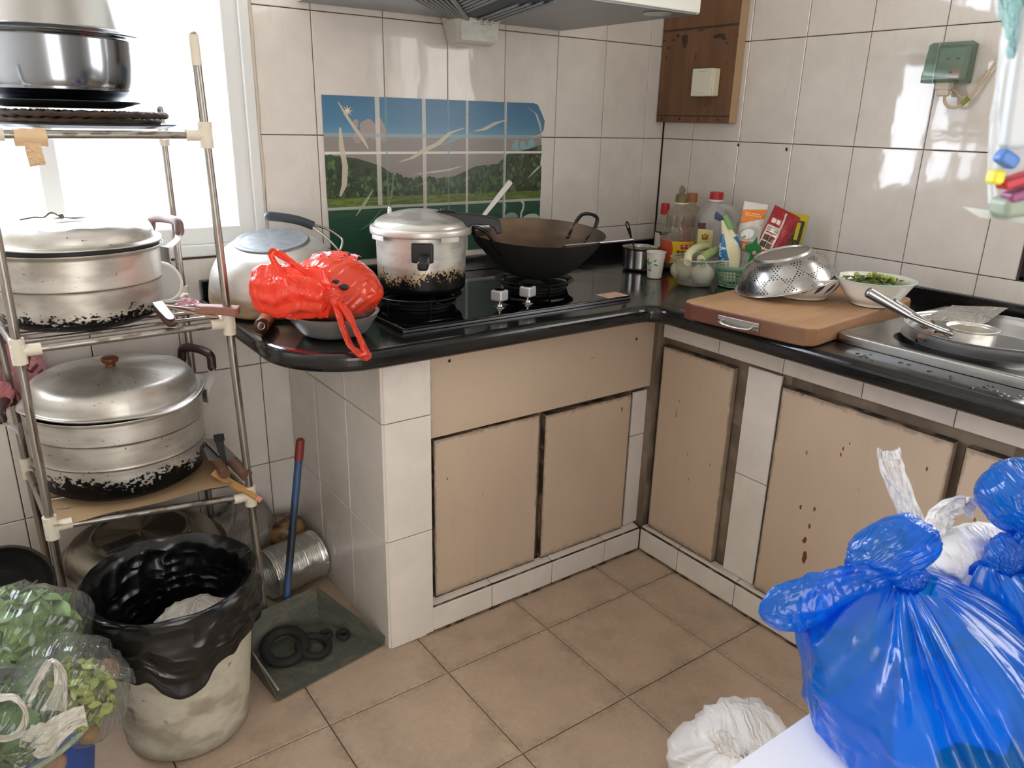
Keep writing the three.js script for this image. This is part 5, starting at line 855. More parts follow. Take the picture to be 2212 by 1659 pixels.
// ---------------------------------------------------------------- sink and what is in it
{
  const t = thing('sink', 'drop-in stainless steel sink with a raised rim, beside the cutting board', 'sink', [-0.3145, 0, 1.515]);
  const sx = 0.2575, sz = 0.402, hx = -0.005, hz = -0.105;   // bowl hole centre
  const rings = [[sx, sz, 0.02, 0.801], [sx, sz, 0.02, 0.8175], [sx - 0.003, sz - 0.003, 0.02, 0.821], [sx - 0.012, sz - 0.012, 0.02, 0.8215], [sx - 0.018, sz - 0.018, 0.02, 0.8165], [sx - 0.04, sz - 0.04, 0.03, 0.8145]];
  const inner = [[0.186, 0.232, 0.08, 0.8145, hx, hz], [0.181, 0.227, 0.08, 0.811, hx, hz], [0.177, 0.222, 0.08, 0.795, hx, hz], [0.165, 0.21, 0.075, 0.68, hx, hz], [0.15, 0.195, 0.07, 0.662, hx, hz], [0.03, 0.03, 0.03, 0.655, hx, hz], [0.001, 0.001, 0.001, 0.655, hx, hz]];
  const N = 144, all = [...rings, ...inner], m = all.length - 1;
  // same ray fraction on every ring so that the deck does not twist
  part('deck_and_bowl', surf(N, m, (u, v) => { const L = all[Math.round(v * m)]; const [x, z] = roundRect(1 - u, L[0], L[1], Math.min(L[2], L[0] * 0.99, L[1] * 0.99)); return [x + (L[4] || 0), L[3], z + (L[5] || 0)]; }, true), std(0xffffff, 0.28, { metalness: 1, map: tex(256, 256, (u, v) => { const n = fbm(u * 120, v * 3, 900, 2), d = fbm(u * 8, v * 8, 905, 4); const k = 0.66 - 0.12 * sstep(0.5, 0.8, d) + (n - 0.5) * 0.04; return [k, k, k * 0.99]; }), side: THREE.DoubleSide }), t);
  for (let i = 0; i < 4; i++) part('drain_ridge', new THREE.TorusGeometry(0.05 + i * 0.018, 0.002, 6, 40, 1.8).rotateX(Math.PI / 2).rotateY(0.7).translate(-0.10, 0.8145, 0.27), M.steel, t);
  const dark = shell([[0, 0.0], [0.105, 0.0, 0.02], [0.125, 0.02, 0.03], [0.138, 0.14, 0.01], [0.155, 0.154], [0.172, 0.161]], 0.0014, 80);
  solo('steel_basin', dark, std(0xa9a9a9, 0.32, { metalness: 0.8 }), 'lower of two nested steel basins in the sink, only its rim showing', 'basin').position.set(-0.362, 0.664, 1.345);
  solo('steel_basin', shell([[0, 0.0], [0.10, 0.0, 0.02], [0.12, 0.02, 0.03], [0.1345, 0.13, 0.02], [0.156, 0.152, 0.01], [0.161, 0.162], [0.167, 0.164], [0.169, 0.167]], 0.0014, 80), std(0xc0c0c0, 0.3, { metalness: 0.72 }), 'wide polished steel basin on top in the sink, holding a small saucepan', 'basin').position.set(-0.362, 0.684, 1.345);
  const p = thing('milk_pan', 'small steel saucepan with a long tube handle, lying in the sink basin', 'saucepan', [-0.452, 0.812, 1.345]);
  part('body', shell([[0, 0], [0.042, 0.0, 0.006], [0.0455, 0.004], [0.0455, 0.05], [0.049, 0.053], [0.0495, 0.055]], 0.0012, 48), std(0xd6d2ca, 0.28, { metalness: 0.7 }), p);
  part('handle', merge([tube([[-0.042, 0.043, -0.02], [-0.058, 0.05, -0.04], [-0.077, 0.062, -0.07], [-0.094, 0.075, -0.098]], 0.0055, 30, 12), (() => { const g = rod([-0.09, 0.072, -0.09], [-0.138, 0.113, -0.158], 0.0085, 18, 0.0115); return g; })(), new THREE.SphereGeometry(0.0115, 16, 10).scale(1, 1, 0.6).applyQuaternion(new THREE.Quaternion().setFromUnitVectors(V(0, 0, 1), V(-0.048, 0.041, -0.068).normalize())).translate(-0.138, 0.113, -0.158)]), std(0xaaa9a8, 0.25, { metalness: 1 }), p);
  for (const [x, y, z] of [[-0.032, 0.036, -0.033], [-0.04, 0.034, -0.022]]) part('rivet', new THREE.SphereGeometry(0.004, 10, 8).translate(x, y, z), M.steel, p);
  const k = thing('flat_handle_pan', 'folded flat steel handle behind the tube handle in the sink basin', 'utensil');
  part('handle', along(plate([[0, -0.008], [0.05, -0.009], [0.10, -0.011], [0.115, -0.008], [0.115, 0.008], [0.10, 0.011], [0.05, 0.009], [0, 0.008]], 0.006, 0.0015).rotateX(-Math.PI / 2), [-0.425, 0.838, 1.262], [-0.49, 0.893, 1.20], [0, 1, 0]), M.steelDull, k);
  part('black_grip', along(rbox(0.06, 0.016, 0.014, 0.004, 0.03, 0, 0), [-0.385, 0.805, 1.295], [-0.43, 0.842, 1.258], [0, 1, 0]), M.blackPlastic, k);
  part('head', along(plate([[0, -0.03], [0.06, -0.034], [0.09, -0.02], [0.09, 0.02], [0.06, 0.034], [0, 0.03]], 0.002).rotateX(-Math.PI / 2), [-0.385, 0.804, 1.297], [-0.355, 0.782, 1.35], [0, 1, 0]), M.steelDull, k);
  const gm = (c) => std(c, 0.7);
  for (const [x, y, z, r, c, l] of [[-0.405, 0.843, 1.23, 0.014, 0x94806a, 'pale brown ginger piece at the far rim of the sink basin'], [-0.48, 0.835, 1.27, 0.013, 0x7a5c48, 'reddish-brown ginger piece in the basin under the tube handle'], [-0.46, 0.83, 1.285, 0.012, 0x8a7260, 'small tan ginger piece low in the basin']]) solo('ginger', lump(r * 1.4, r * 0.8, r, 0.5, 1.6, Math.round(r * 900), 4).translate(x, y, z), gm(c), l, 'ginger');
  solo('plastic_sheet', surf(16, 12, (u, v) => { const a = [-0.41, 0.851, 1.225], b = [-0.21, 0.858, 1.19], c = [-0.385, 0.853, 1.32], d = [-0.18, 0.862, 1.30]; return [0, 1, 2].map((i) => lerp(lerp(a[i], b[i], u), lerp(c[i], d[i], u), v) + (i === 1 ? 0.004 * Math.sin(u * 5 + v * 3) : 0)); }), film(0x8a857e, { transmission: 0.35, roughness: 0.35 }), 'grey translucent plastic sheet laid over the back rim of the sink basin', 'plastic sheet');
  const dr = []; for (let i = 0; i < 26; i++) { const big = i < 8; dr.push(new THREE.SphereGeometry(rnd(0.0025, 0.006), 10, 6).scale(1.3, 0.25, 1).translate(-0.648 + rnd(0.05), 0.8002, big ? 1.45 + rnd(0.08) : 1.15 + rnd(0.35))); }
  const w = solo('water_drops', dr, phys(0xffffff, 0.02, { transmission: 1, thickness: 0.004, ior: 1.33 }), 'drops of spilt water on the counter edge before the sink', 'water'); w.userData.kind = 'stuff';
}

// ---------------------------------------------------------------- things on the floor
{ // rubbish bin with its liner
  const t = thing('rubbish_bin', 'grimy off-white plastic bin lined with a black bag, in front of the pot rack', 'bin', [-1.89, 0.002, 0.55]);
  const dirty = std(0xffffff, 0.6, { map: tex(512, 256, (u, v) => { const n = fbm(u * 12, v * 8, 1000, 4, 12), f = fbm(u * 60, v * 30, 1004, 3, 60), b = noise(u * 26, v * 12, 1008, 26); let c = mix3([0.72, 0.70, 0.63], [0.52, 0.49, 0.42], sstep(0.4, 0.75, n) * 0.7 + (f - 0.5) * 0.4); c = mix3(c, [0.33, 0.3, 0.25], (1 - sstep(0, 0.12, v + (n - 0.5) * 0.1)) * 0.5); if (b > 0.955) c = mix3(c, [0.25, 0.22, 0.18], 0.5 * f * 1.6); return c; }) });
  const prof = [[0, 0.0], [0.118, 0.0, 0.01], [0.124, 0.006, 0.01], [0.152, 0.285], [0.153, 0.318], [0.156, 0.32], [0.160, 0.338], [0.1605, 0.342]];
  part('body', uvHeight(shell(prof, 0.003, 72), 0, 0.34), dirty, t);
  for (const a of [0.95, 1.12, 1.32]) part('lip_rib', rbox(0.012, 0.045, 0.005, 0.002).translate(0, 0.31, 0.158).rotateY(a - 0.4), dirty, t);
  part('lip', new THREE.CylinderGeometry(0.166, 0.160, 0.034, 40, 1, true, 0.25, 1.1).translate(0, 0.322, 0), std(0xbdb7a6, 0.55, { side: THREE.DoubleSide }), t);
  const black = phys(0x0c0c0d, 0.26, { side: THREE.DoubleSide, bumpMap: creaseTex, bumpScale: 0.016 });
  part('liner', surf(140, 44, (u, v) => {
    const a = u * Math.PI * 2;   // 0 looks to +x, PI/2 to +z (towards the room)
    const hang = 0.05 + 0.085 * Math.pow(0.5 + 0.5 * Math.cos(a - 2.15), 1.2) + 0.05 * (noise(u * 14 + 3, 1, 4) - 0.5) + 0.02 * (noise(u * 45 + 3, 1, 8) - 0.5) + 0.035 * Math.exp(-((a - 1.72) ** 2) * 14);
    let r, y;
    if (v < 0.55) { const k = v / 0.55; r = lerp(0.112, 0.1495, Math.pow(k, 0.85)) + 0.008 * sstep(0.95, 1, k); y = lerp(0.13, 0.361, k); }
    else if (v < 0.65) { const k = (v - 0.55) / 0.1; r = 0.163 + 0.005 * Math.sin(k * Math.PI / 2) - 0.002; y = 0.361 + 0.006 * Math.sin(k * Math.PI) - 0.006 * k; }
    else { const k = (v - 0.65) / 0.35; r = 0.167 + 0.006 * Math.sin(k * 2.4) - 0.004 * k; y = 0.355 - k * hang; }
    const fold = (ridge(u * 17 + noise(u * 8 + 2, v * 3, 7) * 1.5) - 0.5);
    r += (v < 0.55 ? Math.min(0, fold - 0.15) : fold) * (v < 0.55 ? 0.016 * (1 - v) * (1 - sstep(0.46, 0.55, v)) : 0.007 * sstep(0.62, 0.9, v)) + (v < 0.55 ? -0.002 : 0.004) * (v < 0.55 ? 1 : crumple(u * 12 + 2, v * 8, 3, 11));
    y += 0.006 * (noise(u * 18, v * 2, 3) - 0.5);
    return [Math.cos(a) * r, y, Math.sin(a) * r];
  }, true), black, t);
  part('liner_floor', turned([[0, 0.14], [0.112, 0.14]], 0, 40), black, t);
  solo('crumpled_film', lump(0.058, 0.032, 0.05, 0.5, 2.6, 51, 5).translate(-1.868, 0.278, 0.60), film(0xcfc8ba, { transmission: 0.45, roughness: 0.3 }), 'crumpled dirty clear plastic thrown in the black-lined bin', 'plastic wrap');
  const coir = lump(0.018, 0.019, 0.016, 0.35, 5, 61, 4); solo('scourer', coir.translate(-2.036, 0.30, 0.70), std(0x7a5433, 0.95), 'brown wire scourer stuck between the bin and the bags of greens', 'scourer');
}
{ // dustpan with its pole
  const t = thing('dustpan', 'grey-green metal dustpan with a blue pole handle tipped in red, on the floor', 'dustpan');
  const g = std(0xffffff, 0.6, { metalness: 0.3, side: THREE.DoubleSide, map: tex(256, 256, (u, v) => { const n = fbm(u * 7, v * 7, 1040, 4), f = noise(u * 50, v * 50, 1044); return mix3(mix3([0.36, 0.375, 0.34], [0.45, 0.43, 0.37], sstep(0.4, 0.7, n)), [0.16, 0.15, 0.12], f > 0.93 ? 0.7 : sstep(0.6, 0.85, n) * 0.3); }) });
  const FL = [-1.716, 0.003, 0.607], FR = [-1.430, 0.003, 0.562], BR = [-1.528, 0.004, 0.385], BL = [-1.735, 0.004, 0.415];
  const quad = (a, b, c, d, th, n = [0, 1, 0]) => { const N = V(...n).multiplyScalar(th); const P = [a, b, c, d].map((p) => V(...p)), Q = P.map((p) => p.clone().add(N)); const pos = [], uv = [], U = [[0, 0], [1, 0], [1, 1], [0, 1]]; const q = (w, x, y, z, iu) => { for (const k of [0, 1, 2, 0, 2, 3]) { const p = [w, x, y, z][k]; pos.push(p.x, p.y, p.z); uv.push(...(iu ? U[k] : [0.5, 0.5])); } }; q(Q[0], Q[1], Q[2], Q[3], 1); q(P[3], P[2], P[1], P[0], 1); for (let i = 0; i < 4; i++) { const j = (i + 1) % 4; q(P[i], P[j], Q[j], Q[i], 0); } const r = new THREE.BufferGeometry(); r.setAttribute('position', new THREE.Float32BufferAttribute(pos, 3)); r.setAttribute('uv', new THREE.Float32BufferAttribute(uv, 2)); r.computeVertexNormals(); return r; };
  part('pan_floor', quad(FL, FR, BR, BL, 0.0015), g, t);
  const up = (p, h, dx, dz) => [p[0] + dx, p[1] + h, p[2] + dz];
  part('back_wall', quad(BL, BR, up(BR, 0.1, 0.004, -0.012), up(BL, 0.095, -0.004, -0.012), 0.0015, [0.1, 0, 1]), g, t);
  part('side_wall', quad(BR, FR, up(FR, 0.022, 0.004, 0), up(BR, 0.1, 0.004, -0.012), 0.0015, [-1, 0, 0.4]), g, t);
  part('side_wall', quad(FL, BL, up(BL, 0.095, -0.004, -0.012), up(FL, 0.03, -0.006, 0), 0.0015, [1, 0, 0.1]), g, t);
  const A = [-1.612, 0.035, 0.372], B = [-1.513, 0.487, 0.305], at = (k) => A.map((v, i) => lerp(v, B[i], k));
  const pole = std(0xffffff, 0.45, { map: tex(16, 256, (u, v) => { const n = fbm(u * 3, v * 20, 1060, 3); return mix3([0.2, 0.31, 0.46], [0.09, 0.12, 0.14], sstep(0.2, 0.45, v) * (1 - sstep(0.55, 0.8, v)) * 0.85 + (n - 0.5) * 0.3); }) });
  part('pole', rod(at(0), at(0.9), 0.0095, 18, 0.0095), pole, t);
  part('red_tip', merge([rod(at(0.885), at(0.99), 0.0108, 18, 0.0108), new THREE.SphereGeometry(0.0108, 16, 10).scale(1, 0.7, 1).translate(...at(0.99))]), std(0x7a2a22, 0.5), t);
  part('pole_socket', merge([rod(at(-0.02), at(0.1), 0.0125, 16, 0.0125)]), g, t);
  part('worn_edge', rod([-1.715, 0.02, 0.43], [-1.706, 0.015, 0.585], 0.003, 8), std(0xa9a294, 0.7), t);
  const rb = std(0x191715, 0.75);
  for (const [x, y, z, R, r, rx, rz, label] of [[-1.645, 0.027, 0.462, 0.046, 0.0125, 0.25, 0.1, 'largest black rubber ring in the dustpan'], [-1.583, 0.02, 0.49, 0.036, 0.0095, 0.12, -0.15, 'middle-sized black rubber ring overlapping the largest in the dustpan'], [-1.54, 0.016, 0.46, 0.0115, 0.0065, 0.1, 0.05, 'small black rubber ring in the dustpan beside the middle-sized ring'], [-1.503, 0.014, 0.482, 0.0115, 0.0065, 0.1, 0.0, 'small black rubber ring in the dustpan nearest the tiled side of the counter']]) {
    const o = solo('rubber_ring', new THREE.TorusGeometry(R, r, 14, 56).rotateX(Math.PI / 2).scale(1, 0.9, 1), rb, label, 'rubber ring'); o.position.set(x, y, z); o.rotation.set(rx, 0, rz);
  }
}
{ // foil duct
  const prof = []; for (let i = 0; i <= 96; i++) { const y = i / 96 * 0.16, e = i > 84 || i < 9; prof.push([0.064 + (e ? 0.003 + 0.0016 * Math.sin(i * 1.3) : [0, 0.0028, 0.0034, 0.0006][i % 4]), y]); }
  const g = lathe([...prof, ...[...prof].reverse().map(([r, y]) => [r - 0.0015, y])], 72);
  const p = g.attributes.position; for (let i = 0; i < p.count; i++) { const a = Math.atan2(p.getZ(i), p.getX(i)), y = p.getY(i), k = 1 + 0.03 * crumple(Math.cos(a) * 3 + 5, y * 40, Math.sin(a) * 3 + 5, 3); p.setX(i, p.getX(i) * k); p.setZ(i, p.getZ(i) * k); } g.computeVertexNormals();
  g.rotateZ(-Math.PI / 2).rotateY(0.22).translate(-1.60, 0.072, 0.205);
  solo('foil_duct', g, std(0xd2cfc8, 0.3, { metalness: 0.85, bumpMap: creaseTex, bumpScale: 0.003 }), 'short length of ribbed aluminium foil duct on the floor behind the dustpan', 'duct');
  const j = thing('brown_jar', 'brown-stained translucent plastic jar on the floor in the corner behind the foil duct', 'jar', [-1.495, 0.002, 0.075]);
  part('body', turned([[0, 0.0], [0.055, 0.0], [0.06, 0.01, 0.02], [0.06, 0.11, 0.03], [0.05, 0.14, 0.02], [0.035, 0.152, 0.01], [0, 0.154]], 0.012, 40), std(0xffffff, 0.35, { map: tex(128, 64, (u, v) => { const n = fbm(u * 8, v * 5, 1090, 4, 8); return mix3([0.58, 0.45, 0.3], [0.26, 0.14, 0.08], sstep(0.3, 0.65, n)); }) }), j);
  solo('grey_plastic_bag', lump(0.095, 0.105, 0.05, 0.55, 2.4, 71, 5).translate(-1.625, 0.125, 0.075), film(0x9c948a, { transmission: 0.4, roughness: 0.3 }), 'crumpled grey clear plastic bag against the wall behind the rack', 'plastic bag');
}
{ // blue bucket and bags of greens
  const b = thing('blue_bucket', 'blue plastic bucket with a pale rim, filled with bags of greens', 'bucket', [-2.205, 0.002, 0.665]);
  const bl = std(0x1c458f, 0.45);
  part('body', shell([[0, 0], [0.105, 0.0, 0.01], [0.11, 0.006], [0.146, 0.235], [0.149, 0.24]], 0.003, 64), bl, b);
  part('rim', new THREE.TorusGeometry(0.150, 0.0055, 10, 72).rotateX(Math.PI / 2).translate(0, 0.243, 0), std(0x98a58c, 0.5), b);
  part('lip', turned([[0.146, 0.24], [0.15, 0.248], [0.147, 0.256], [0.143, 0.25]], 0.002, 64), std(0x23509a, 0.45), b);
  const clear = () => film(0xf6f8f5, { transmission: 0.95, roughness: 0.1, bumpScale: 0.01 });
  // leaves packed inside an ellipsoid
  function leaves(n, rx, ry, rz, L, W, hole = 0.35) { const g = []; for (let i = 0; i < n; i++) { const d = V(rnd(-1, 1), rnd(-1, 1), rnd(-1, 1)); if (d.length() > 1) { i--; continue; } const k = lerp(hole, 0.93, Math.cbrt(rnd())); d.normalize().multiplyScalar(k); const l = L * rnd(0.6, 1.3), w = W * rnd(0.6, 1.3), cv = rnd(-0.6, 0.6); const lf = surf(4, 5, (u, v) => { const s = Math.sin(Math.PI * Math.min(1, v * 0.93 + 0.07)); return [(u - 0.5) * 2 * w * s, cv * l * (v - 0.5) ** 2 + 0.25 * w * Math.abs(u - 0.5) * 2, (v - 0.5) * l]; }); const o = new THREE.Object3D(); o.position.set(d.x * rx, d.y * ry, d.z * rz); o.lookAt(d.x * rx * 3 + rnd(-0.1, 0.1), d.y * ry * 3 + rnd(-0.1, 0.1), d.z * rz * 3); o.rotateX(rnd(0.9, 2.2)); o.rotateY(rnd(6.3)); o.updateMatrix(); lf.applyMatrix4(o.matrix); const c = rnd(); lf.setAttribute('color', new THREE.Float32BufferAttribute(new Float32Array(lf.attributes.position.count * 3).fill(0).map((_, q) => [lerp(0.55, 1.15, c), lerp(0.6, 1.1, c), lerp(0.5, 0.9, c)][q % 3]), 3)); g.push(lf); } const idx = g.map((x) => x); return mergeGeometries(idx); }
  const leafM = (c) => std(c, 0.55, { side: THREE.DoubleSide, vertexColors: true });
  const B = (name, label, pos, r, seedN, leafArgs, leafC, amp = 0.3) => { const t = thing(name, label, 'bag of greens', pos); part('film', lump(r[0], r[1], r[2], amp, 2.2, seedN, 6), clear(), t); const lv = part('leaves', leaves(...leafArgs), leafM(leafC), t); lv.userData.kind = 'stuff'; return t; };
  B('greens_bag', 'clear bag of dark leafy greens at the back of the blue bucket', [-2.165, 0.345, 0.595], [0.128, 0.105, 0.10], 81, [520, 0.112, 0.092, 0.088, 0.062, 0.017], 0x6f8f4e);
  const c = B('greens_bag', 'clear bag of chopped pale greens with white loop handles, nearest the bin', [-2.105, 0.292, 0.715], [0.092, 0.098, 0.078], 83, [900, 0.08, 0.07, 0.068, 0.026, 0.0075], 0x9aa552);
  c.children[1].position.y = -0.012;
  const hm = film(0xefe9df, { transmission: 0.35, roughness: 0.35 });
  part('loop_handle', band([[-0.085, 0.02, 0.09], [-0.05, 0.075, 0.075], [-0.02, 0.108, 0.06], [-0.012, 0.113, 0.058], [-0.004, 0.105, 0.06], [-0.003, 0.07, 0.07], [-0.02, 0.035, 0.085]], (v) => lerp(0.02, 0.006, Math.sin(v * Math.PI)), { side: [0.8, 0, 0.6], curl: 0.7, wav: 0.003 }), hm, c);
  part('gathered_top', surf(40, 20, (u, v) => [lerp(-0.11, 0.02, u), 0.03 - 0.05 * v + 0.014 * Math.sin(u * 9) * v + 0.01 * Math.sin(u * 3), 0.085 + 0.02 * Math.sin(u * 3.1) + 0.008 * crumple(u * 6, v * 5, 2, 9)]), hm, c);
  part('corner_flap', surf(14, 14, (u, v) => [0.045 + u * 0.06, 0.075 - u * 0.055 - v * 0.03, 0.02 + 0.02 * Math.sin(v * 3) + 0.006 * crumple(u * 5, v * 5, 2, 5)]), clear(), c);
  const d = B('greens_bag', 'clear bag of dark greens with a white twisted loop, at the front of the bucket', [-2.205, 0.30, 0.765], [0.10, 0.105, 0.085], 87, [420, 0.085, 0.085, 0.07, 0.05, 0.014], 0x557a42);
  part('loop_handle', band([[-0.03, 0.085, 0.05], [0.0, 0.105, 0.055], [0.03, 0.1, 0.06], [0.042, 0.075, 0.07], [0.036, 0.05, 0.078], [0.02, 0.042, 0.08], [-0.01, 0.056, 0.078]], 0.008, { side: [0.3, 0, 1], curl: 0.8, wav: 0.002 }), hm, d);
  for (const [x, y, z, r, col, label] of [[-2.145, 0.222, 0.79, 0.022, 0x8d6f58, 'brownish onion low in the blue bucket under the bags'], [-2.17, 0.20, 0.79, 0.018, 0x6f5a55, 'small purplish shallot low in the blue bucket'], [-2.085, 0.225, 0.755, 0.017, 0x8a6238, 'small brown root by the bucket rim']]) solo('root_vegetable', lump(r, r * 0.85, r, 0.18, 2, Math.round(r * 3000), 4).translate(x, y, z), std(col, 0.7), label, 'vegetable');
}

// ---------------------------------------------------------------- small table with carrier bags, in front
{
  const t = thing('side_table', 'low wooden side table under the blue bags, mostly hidden', 'table', [-1.24, 0, 1.83]);
  const w = std(0x8a6a4c, 0.6);
  part('table_top', rbox(0.62, 0.022, 0.4, 0.004, 0, 0.541, 0), w, t);
  for (const x of [-0.28, 0.28]) for (const z of [-0.17, 0.17]) part('leg', rbox(0.035, 0.53, 0.035, 0.004, x, 0.265, z), w, t);
  const pm = std(0xffffff, 0.7, { map: tex(256, 256, (u, v) => { const l = u > 0.16 && u < 0.42 && v > 0.55 && v < 0.8 && noise(u * 90, v * 44, 5) > 0.62 && (v * 44) % 1 > 0.45 ? 0.1 : 0; return [0.88 - l, 0.885 - l, 0.9 - l]; }), side: THREE.DoubleSide });
  solo('paper_sheet', surf(24, 16, (u, v) => [-1.55 + u * 0.42, 0.5535 + 0.0035 * Math.sin(u * 5) * Math.sin(v * 3.1), 1.628 + v * 0.3]), pm, 'sheet of white printed paper on the side table, at the edge of the blue bag', 'paper');
}
const blueFilm = phys(0x0a92f2, 0.17, { transmission: 0.72, thickness: 0, ior: 1.5, side: THREE.DoubleSide, bumpMap: creaseTex, bumpScale: 0.006 });
const bluePleat = phys(0x0a92f2, 0.17, { transmission: 0.72, thickness: 0, ior: 1.5, side: THREE.DoubleSide, bumpMap: pleatTex, bumpScale: 0.007 });
// carrier bag tied at the neck
function tiedBag(R, H, o = {}) {
  const s = o.s ?? 1, n = 160, m = 110;
  return surf(n, m, (u, v) => {
    const a = u * Math.PI * 2, t = v;
    let r, y;
    if (t < 0.12) { r = R * 1.0 * Math.sqrt(t / 0.12); y = 0.0 + 0.01 * (t / 0.12) ** 2; }
    else { const k = (t - 0.12) / 0.88; y = 0.01 + k * (H - 0.01); r = R * (1.0 + 0.03 * Math.sin(k * 4)) * Math.pow(Math.cos(Math.min(1, Math.max(0, (k - 0.35) / 0.65)) * Math.PI / 2 * 0.94), 0.62); r = Math.max(r, 0.014); }
    const h = sstep(0.15, 0.95, t), nz = noise(Math.cos(a) * 1.6 + 5, Math.sin(a) * 1.6 + 5 + t * 0.8, s);
    const pl = ridge(u * (o.pleats ?? 13) + nz * 2.6) - 0.5, pl2 = ridge(u * 31 + nz * 5 + t * 2) - 0.5;
    r *= 1 + pl * (0.05 + 0.25 * h) + pl2 * 0.08 * h;
    const cx = Math.cos(a), cz = Math.sin(a);
    r += 0.006 * crumple(cx * 2.6 + 6, y * 16 + 3, cz * 2.6 + 6, s + 1) * (1 - 0.5 * h);
    const le = o.lean ?? [0, 0];
    return [r * cx * (o.sx ?? 1) + le[0] * t * t, y, r * cz * (o.sz ?? 1) + le[1] * t * t];
  }, true);
}
{
  const t = thing('blue_bag', 'large tied blue plastic bag standing on the side table, its ear pointing at the cabinet', 'plastic bag', [-1.27, 0.558, 1.742]);
  part('body', tiedBag(0.146, 0.19, { s: 3, lean: [-0.012, -0.068], pleats: 11 }), bluePleat, t);
  part('knot', lump(0.026, 0.016, 0.022, 0.4, 2.6, 91, 5).translate(-0.01, 0.192, -0.068), blueFilm, t);
  part('ear', ear([-0.012, 0.188, -0.07], [-0.163, 0.150, -0.157], 0.036, 0.017, { s: 4, sag: -0.004, tip: 0.5, skew: 1.15, close: true }), blueFilm, t);
  part('ear', ear([-0.012, 0.192, -0.07], [-0.03, 0.252, -0.105], 0.052, 0.03, { s: 12, tip: 0.5, skew: 0.9, close: true, up: [0.81, 0, 0.58] }), blueFilm, t);
  const inn = (c) => std(c, 0.5);
  part('food_box', rbox(0.10, 0.1, 0.10, 0.012, -0.045, 0.058, 0.0, 3).rotateY(0.5), inn(0xc9fff4), t);
  part('food_carton', rbox(0.09, 0.1, 0.08, 0.01, 0.055, 0.06, 0.02, 3).rotateY(-0.3), inn(0xbcd8d0), t);
  part('food_packet', lump(0.045, 0.035, 0.04, 0.2, 2, 97, 4).translate(-0.05, 0.05, 0.06), inn(0x3a3440), t);
}
{
  const t = thing('blue_bag', 'second tied blue plastic bag with a ballooned top, partly out of the frame', 'plastic bag', [-1.04, 0.558, 1.80]);
  part('body', tiedBag(0.11, 0.185, { s: 8, lean: [-0.10, -0.078], pleats: 12 }), bluePleat, t);
  part('ballooned_top', lump(0.05, 0.045, 0.045, 0.22, 2.4, 101, 6).translate(-0.062, 0.262, -0.092), blueFilm, t);
  part('knot', lump(0.022, 0.03, 0.02, 0.35, 2.6, 103, 5).translate(-0.1, 0.195, -0.08), blueFilm, t);
  part('ear', ear([-0.1, 0.195, -0.08], [-0.02, 0.215, -0.04], 0.03, 0.014, { s: 9, tip: 0.5 }), blueFilm, t);
  part('food_box', rbox(0.1, 0.09, 0.1, 0.012, 0, 0.055, 0, 3).rotateY(0.3), std(0x4f7a58, 0.5), t);
}
{
  const wf = film(0xf4f4f2, { transmission: 0.28, roughness: 0.4 });
  const t = thing('white_bag', 'white plastic carrier bag with upright handles, squeezed between the two blue bags', 'plastic bag', [-1.13, 0.5575, 1.672]);
  part('body', tiedBag(0.075, 0.195, { s: 12, pleats: 9, lean: [0.01, 0.0] }), wf, t);
  part('handle', band([[-0.034, 0.18, -0.04], [-0.045, 0.22, -0.056], [-0.055, 0.262, -0.076], [-0.062, 0.296, -0.09], [-0.066, 0.302, -0.088], [-0.068, 0.29, -0.082]], (v) => lerp(0.012, 0.0155, Math.sin(v * 3.1)), { side: [0.81, 0.02, 0.58], curl: 0.45, wav: 0.003, s: 14 }), wf, t);
  part('handle', band([[-0.028, 0.165, -0.02], [-0.012, 0.205, -0.03], [0.003, 0.226, -0.025], [0.018, 0.23, -0.015], [0.03, 0.222, -0.006]], (v) => lerp(0.02, 0.012, v), { side: [0.81, 0.02, 0.58], curl: 0.6, wav: 0.005, s: 17 }), wf, t);
  part('slumped_top', lump(0.06, 0.03, 0.035, 0.4, 2.4, 105, 5).translate(0.012, 0.17, 0.0), wf, t);
  const b = thing('white_bag', 'tied white plastic bag on the floor before the sink cabinet, at the lower frame edge', 'plastic bag', [-1.065, 0.003, 1.355]);
  const ww = film(0xffffff, { transmission: 0.15, roughness: 0.3 });
  part('body', tiedBag(0.122, 0.165, { s: 31, pleats: 10, lean: [-0.05, 0.02] }), ww, b);
  part('folds', lump(0.09, 0.05, 0.08, 0.4, 2.6, 109, 6).translate(0.01, 0.125, -0.01), ww, b);
  part('ear', band([[-0.05, 0.13, 0.04], [-0.062, 0.152, 0.035], [-0.082, 0.178, 0.02], [-0.092, 0.20, 0.008], [-0.09, 0.207, 0.002]], (v) => lerp(0.024, 0.017, v), { side: [0.81, 0.02, 0.58], curl: 0.8, wav: 0.005, s: 21 }), ww, b);
  part('contents', lump(0.1, 0.07, 0.08, 0.2, 2, 113, 4, -0.06).translate(0, 0.075, 0), std(0xcfc4b4, 0.7), b);
}
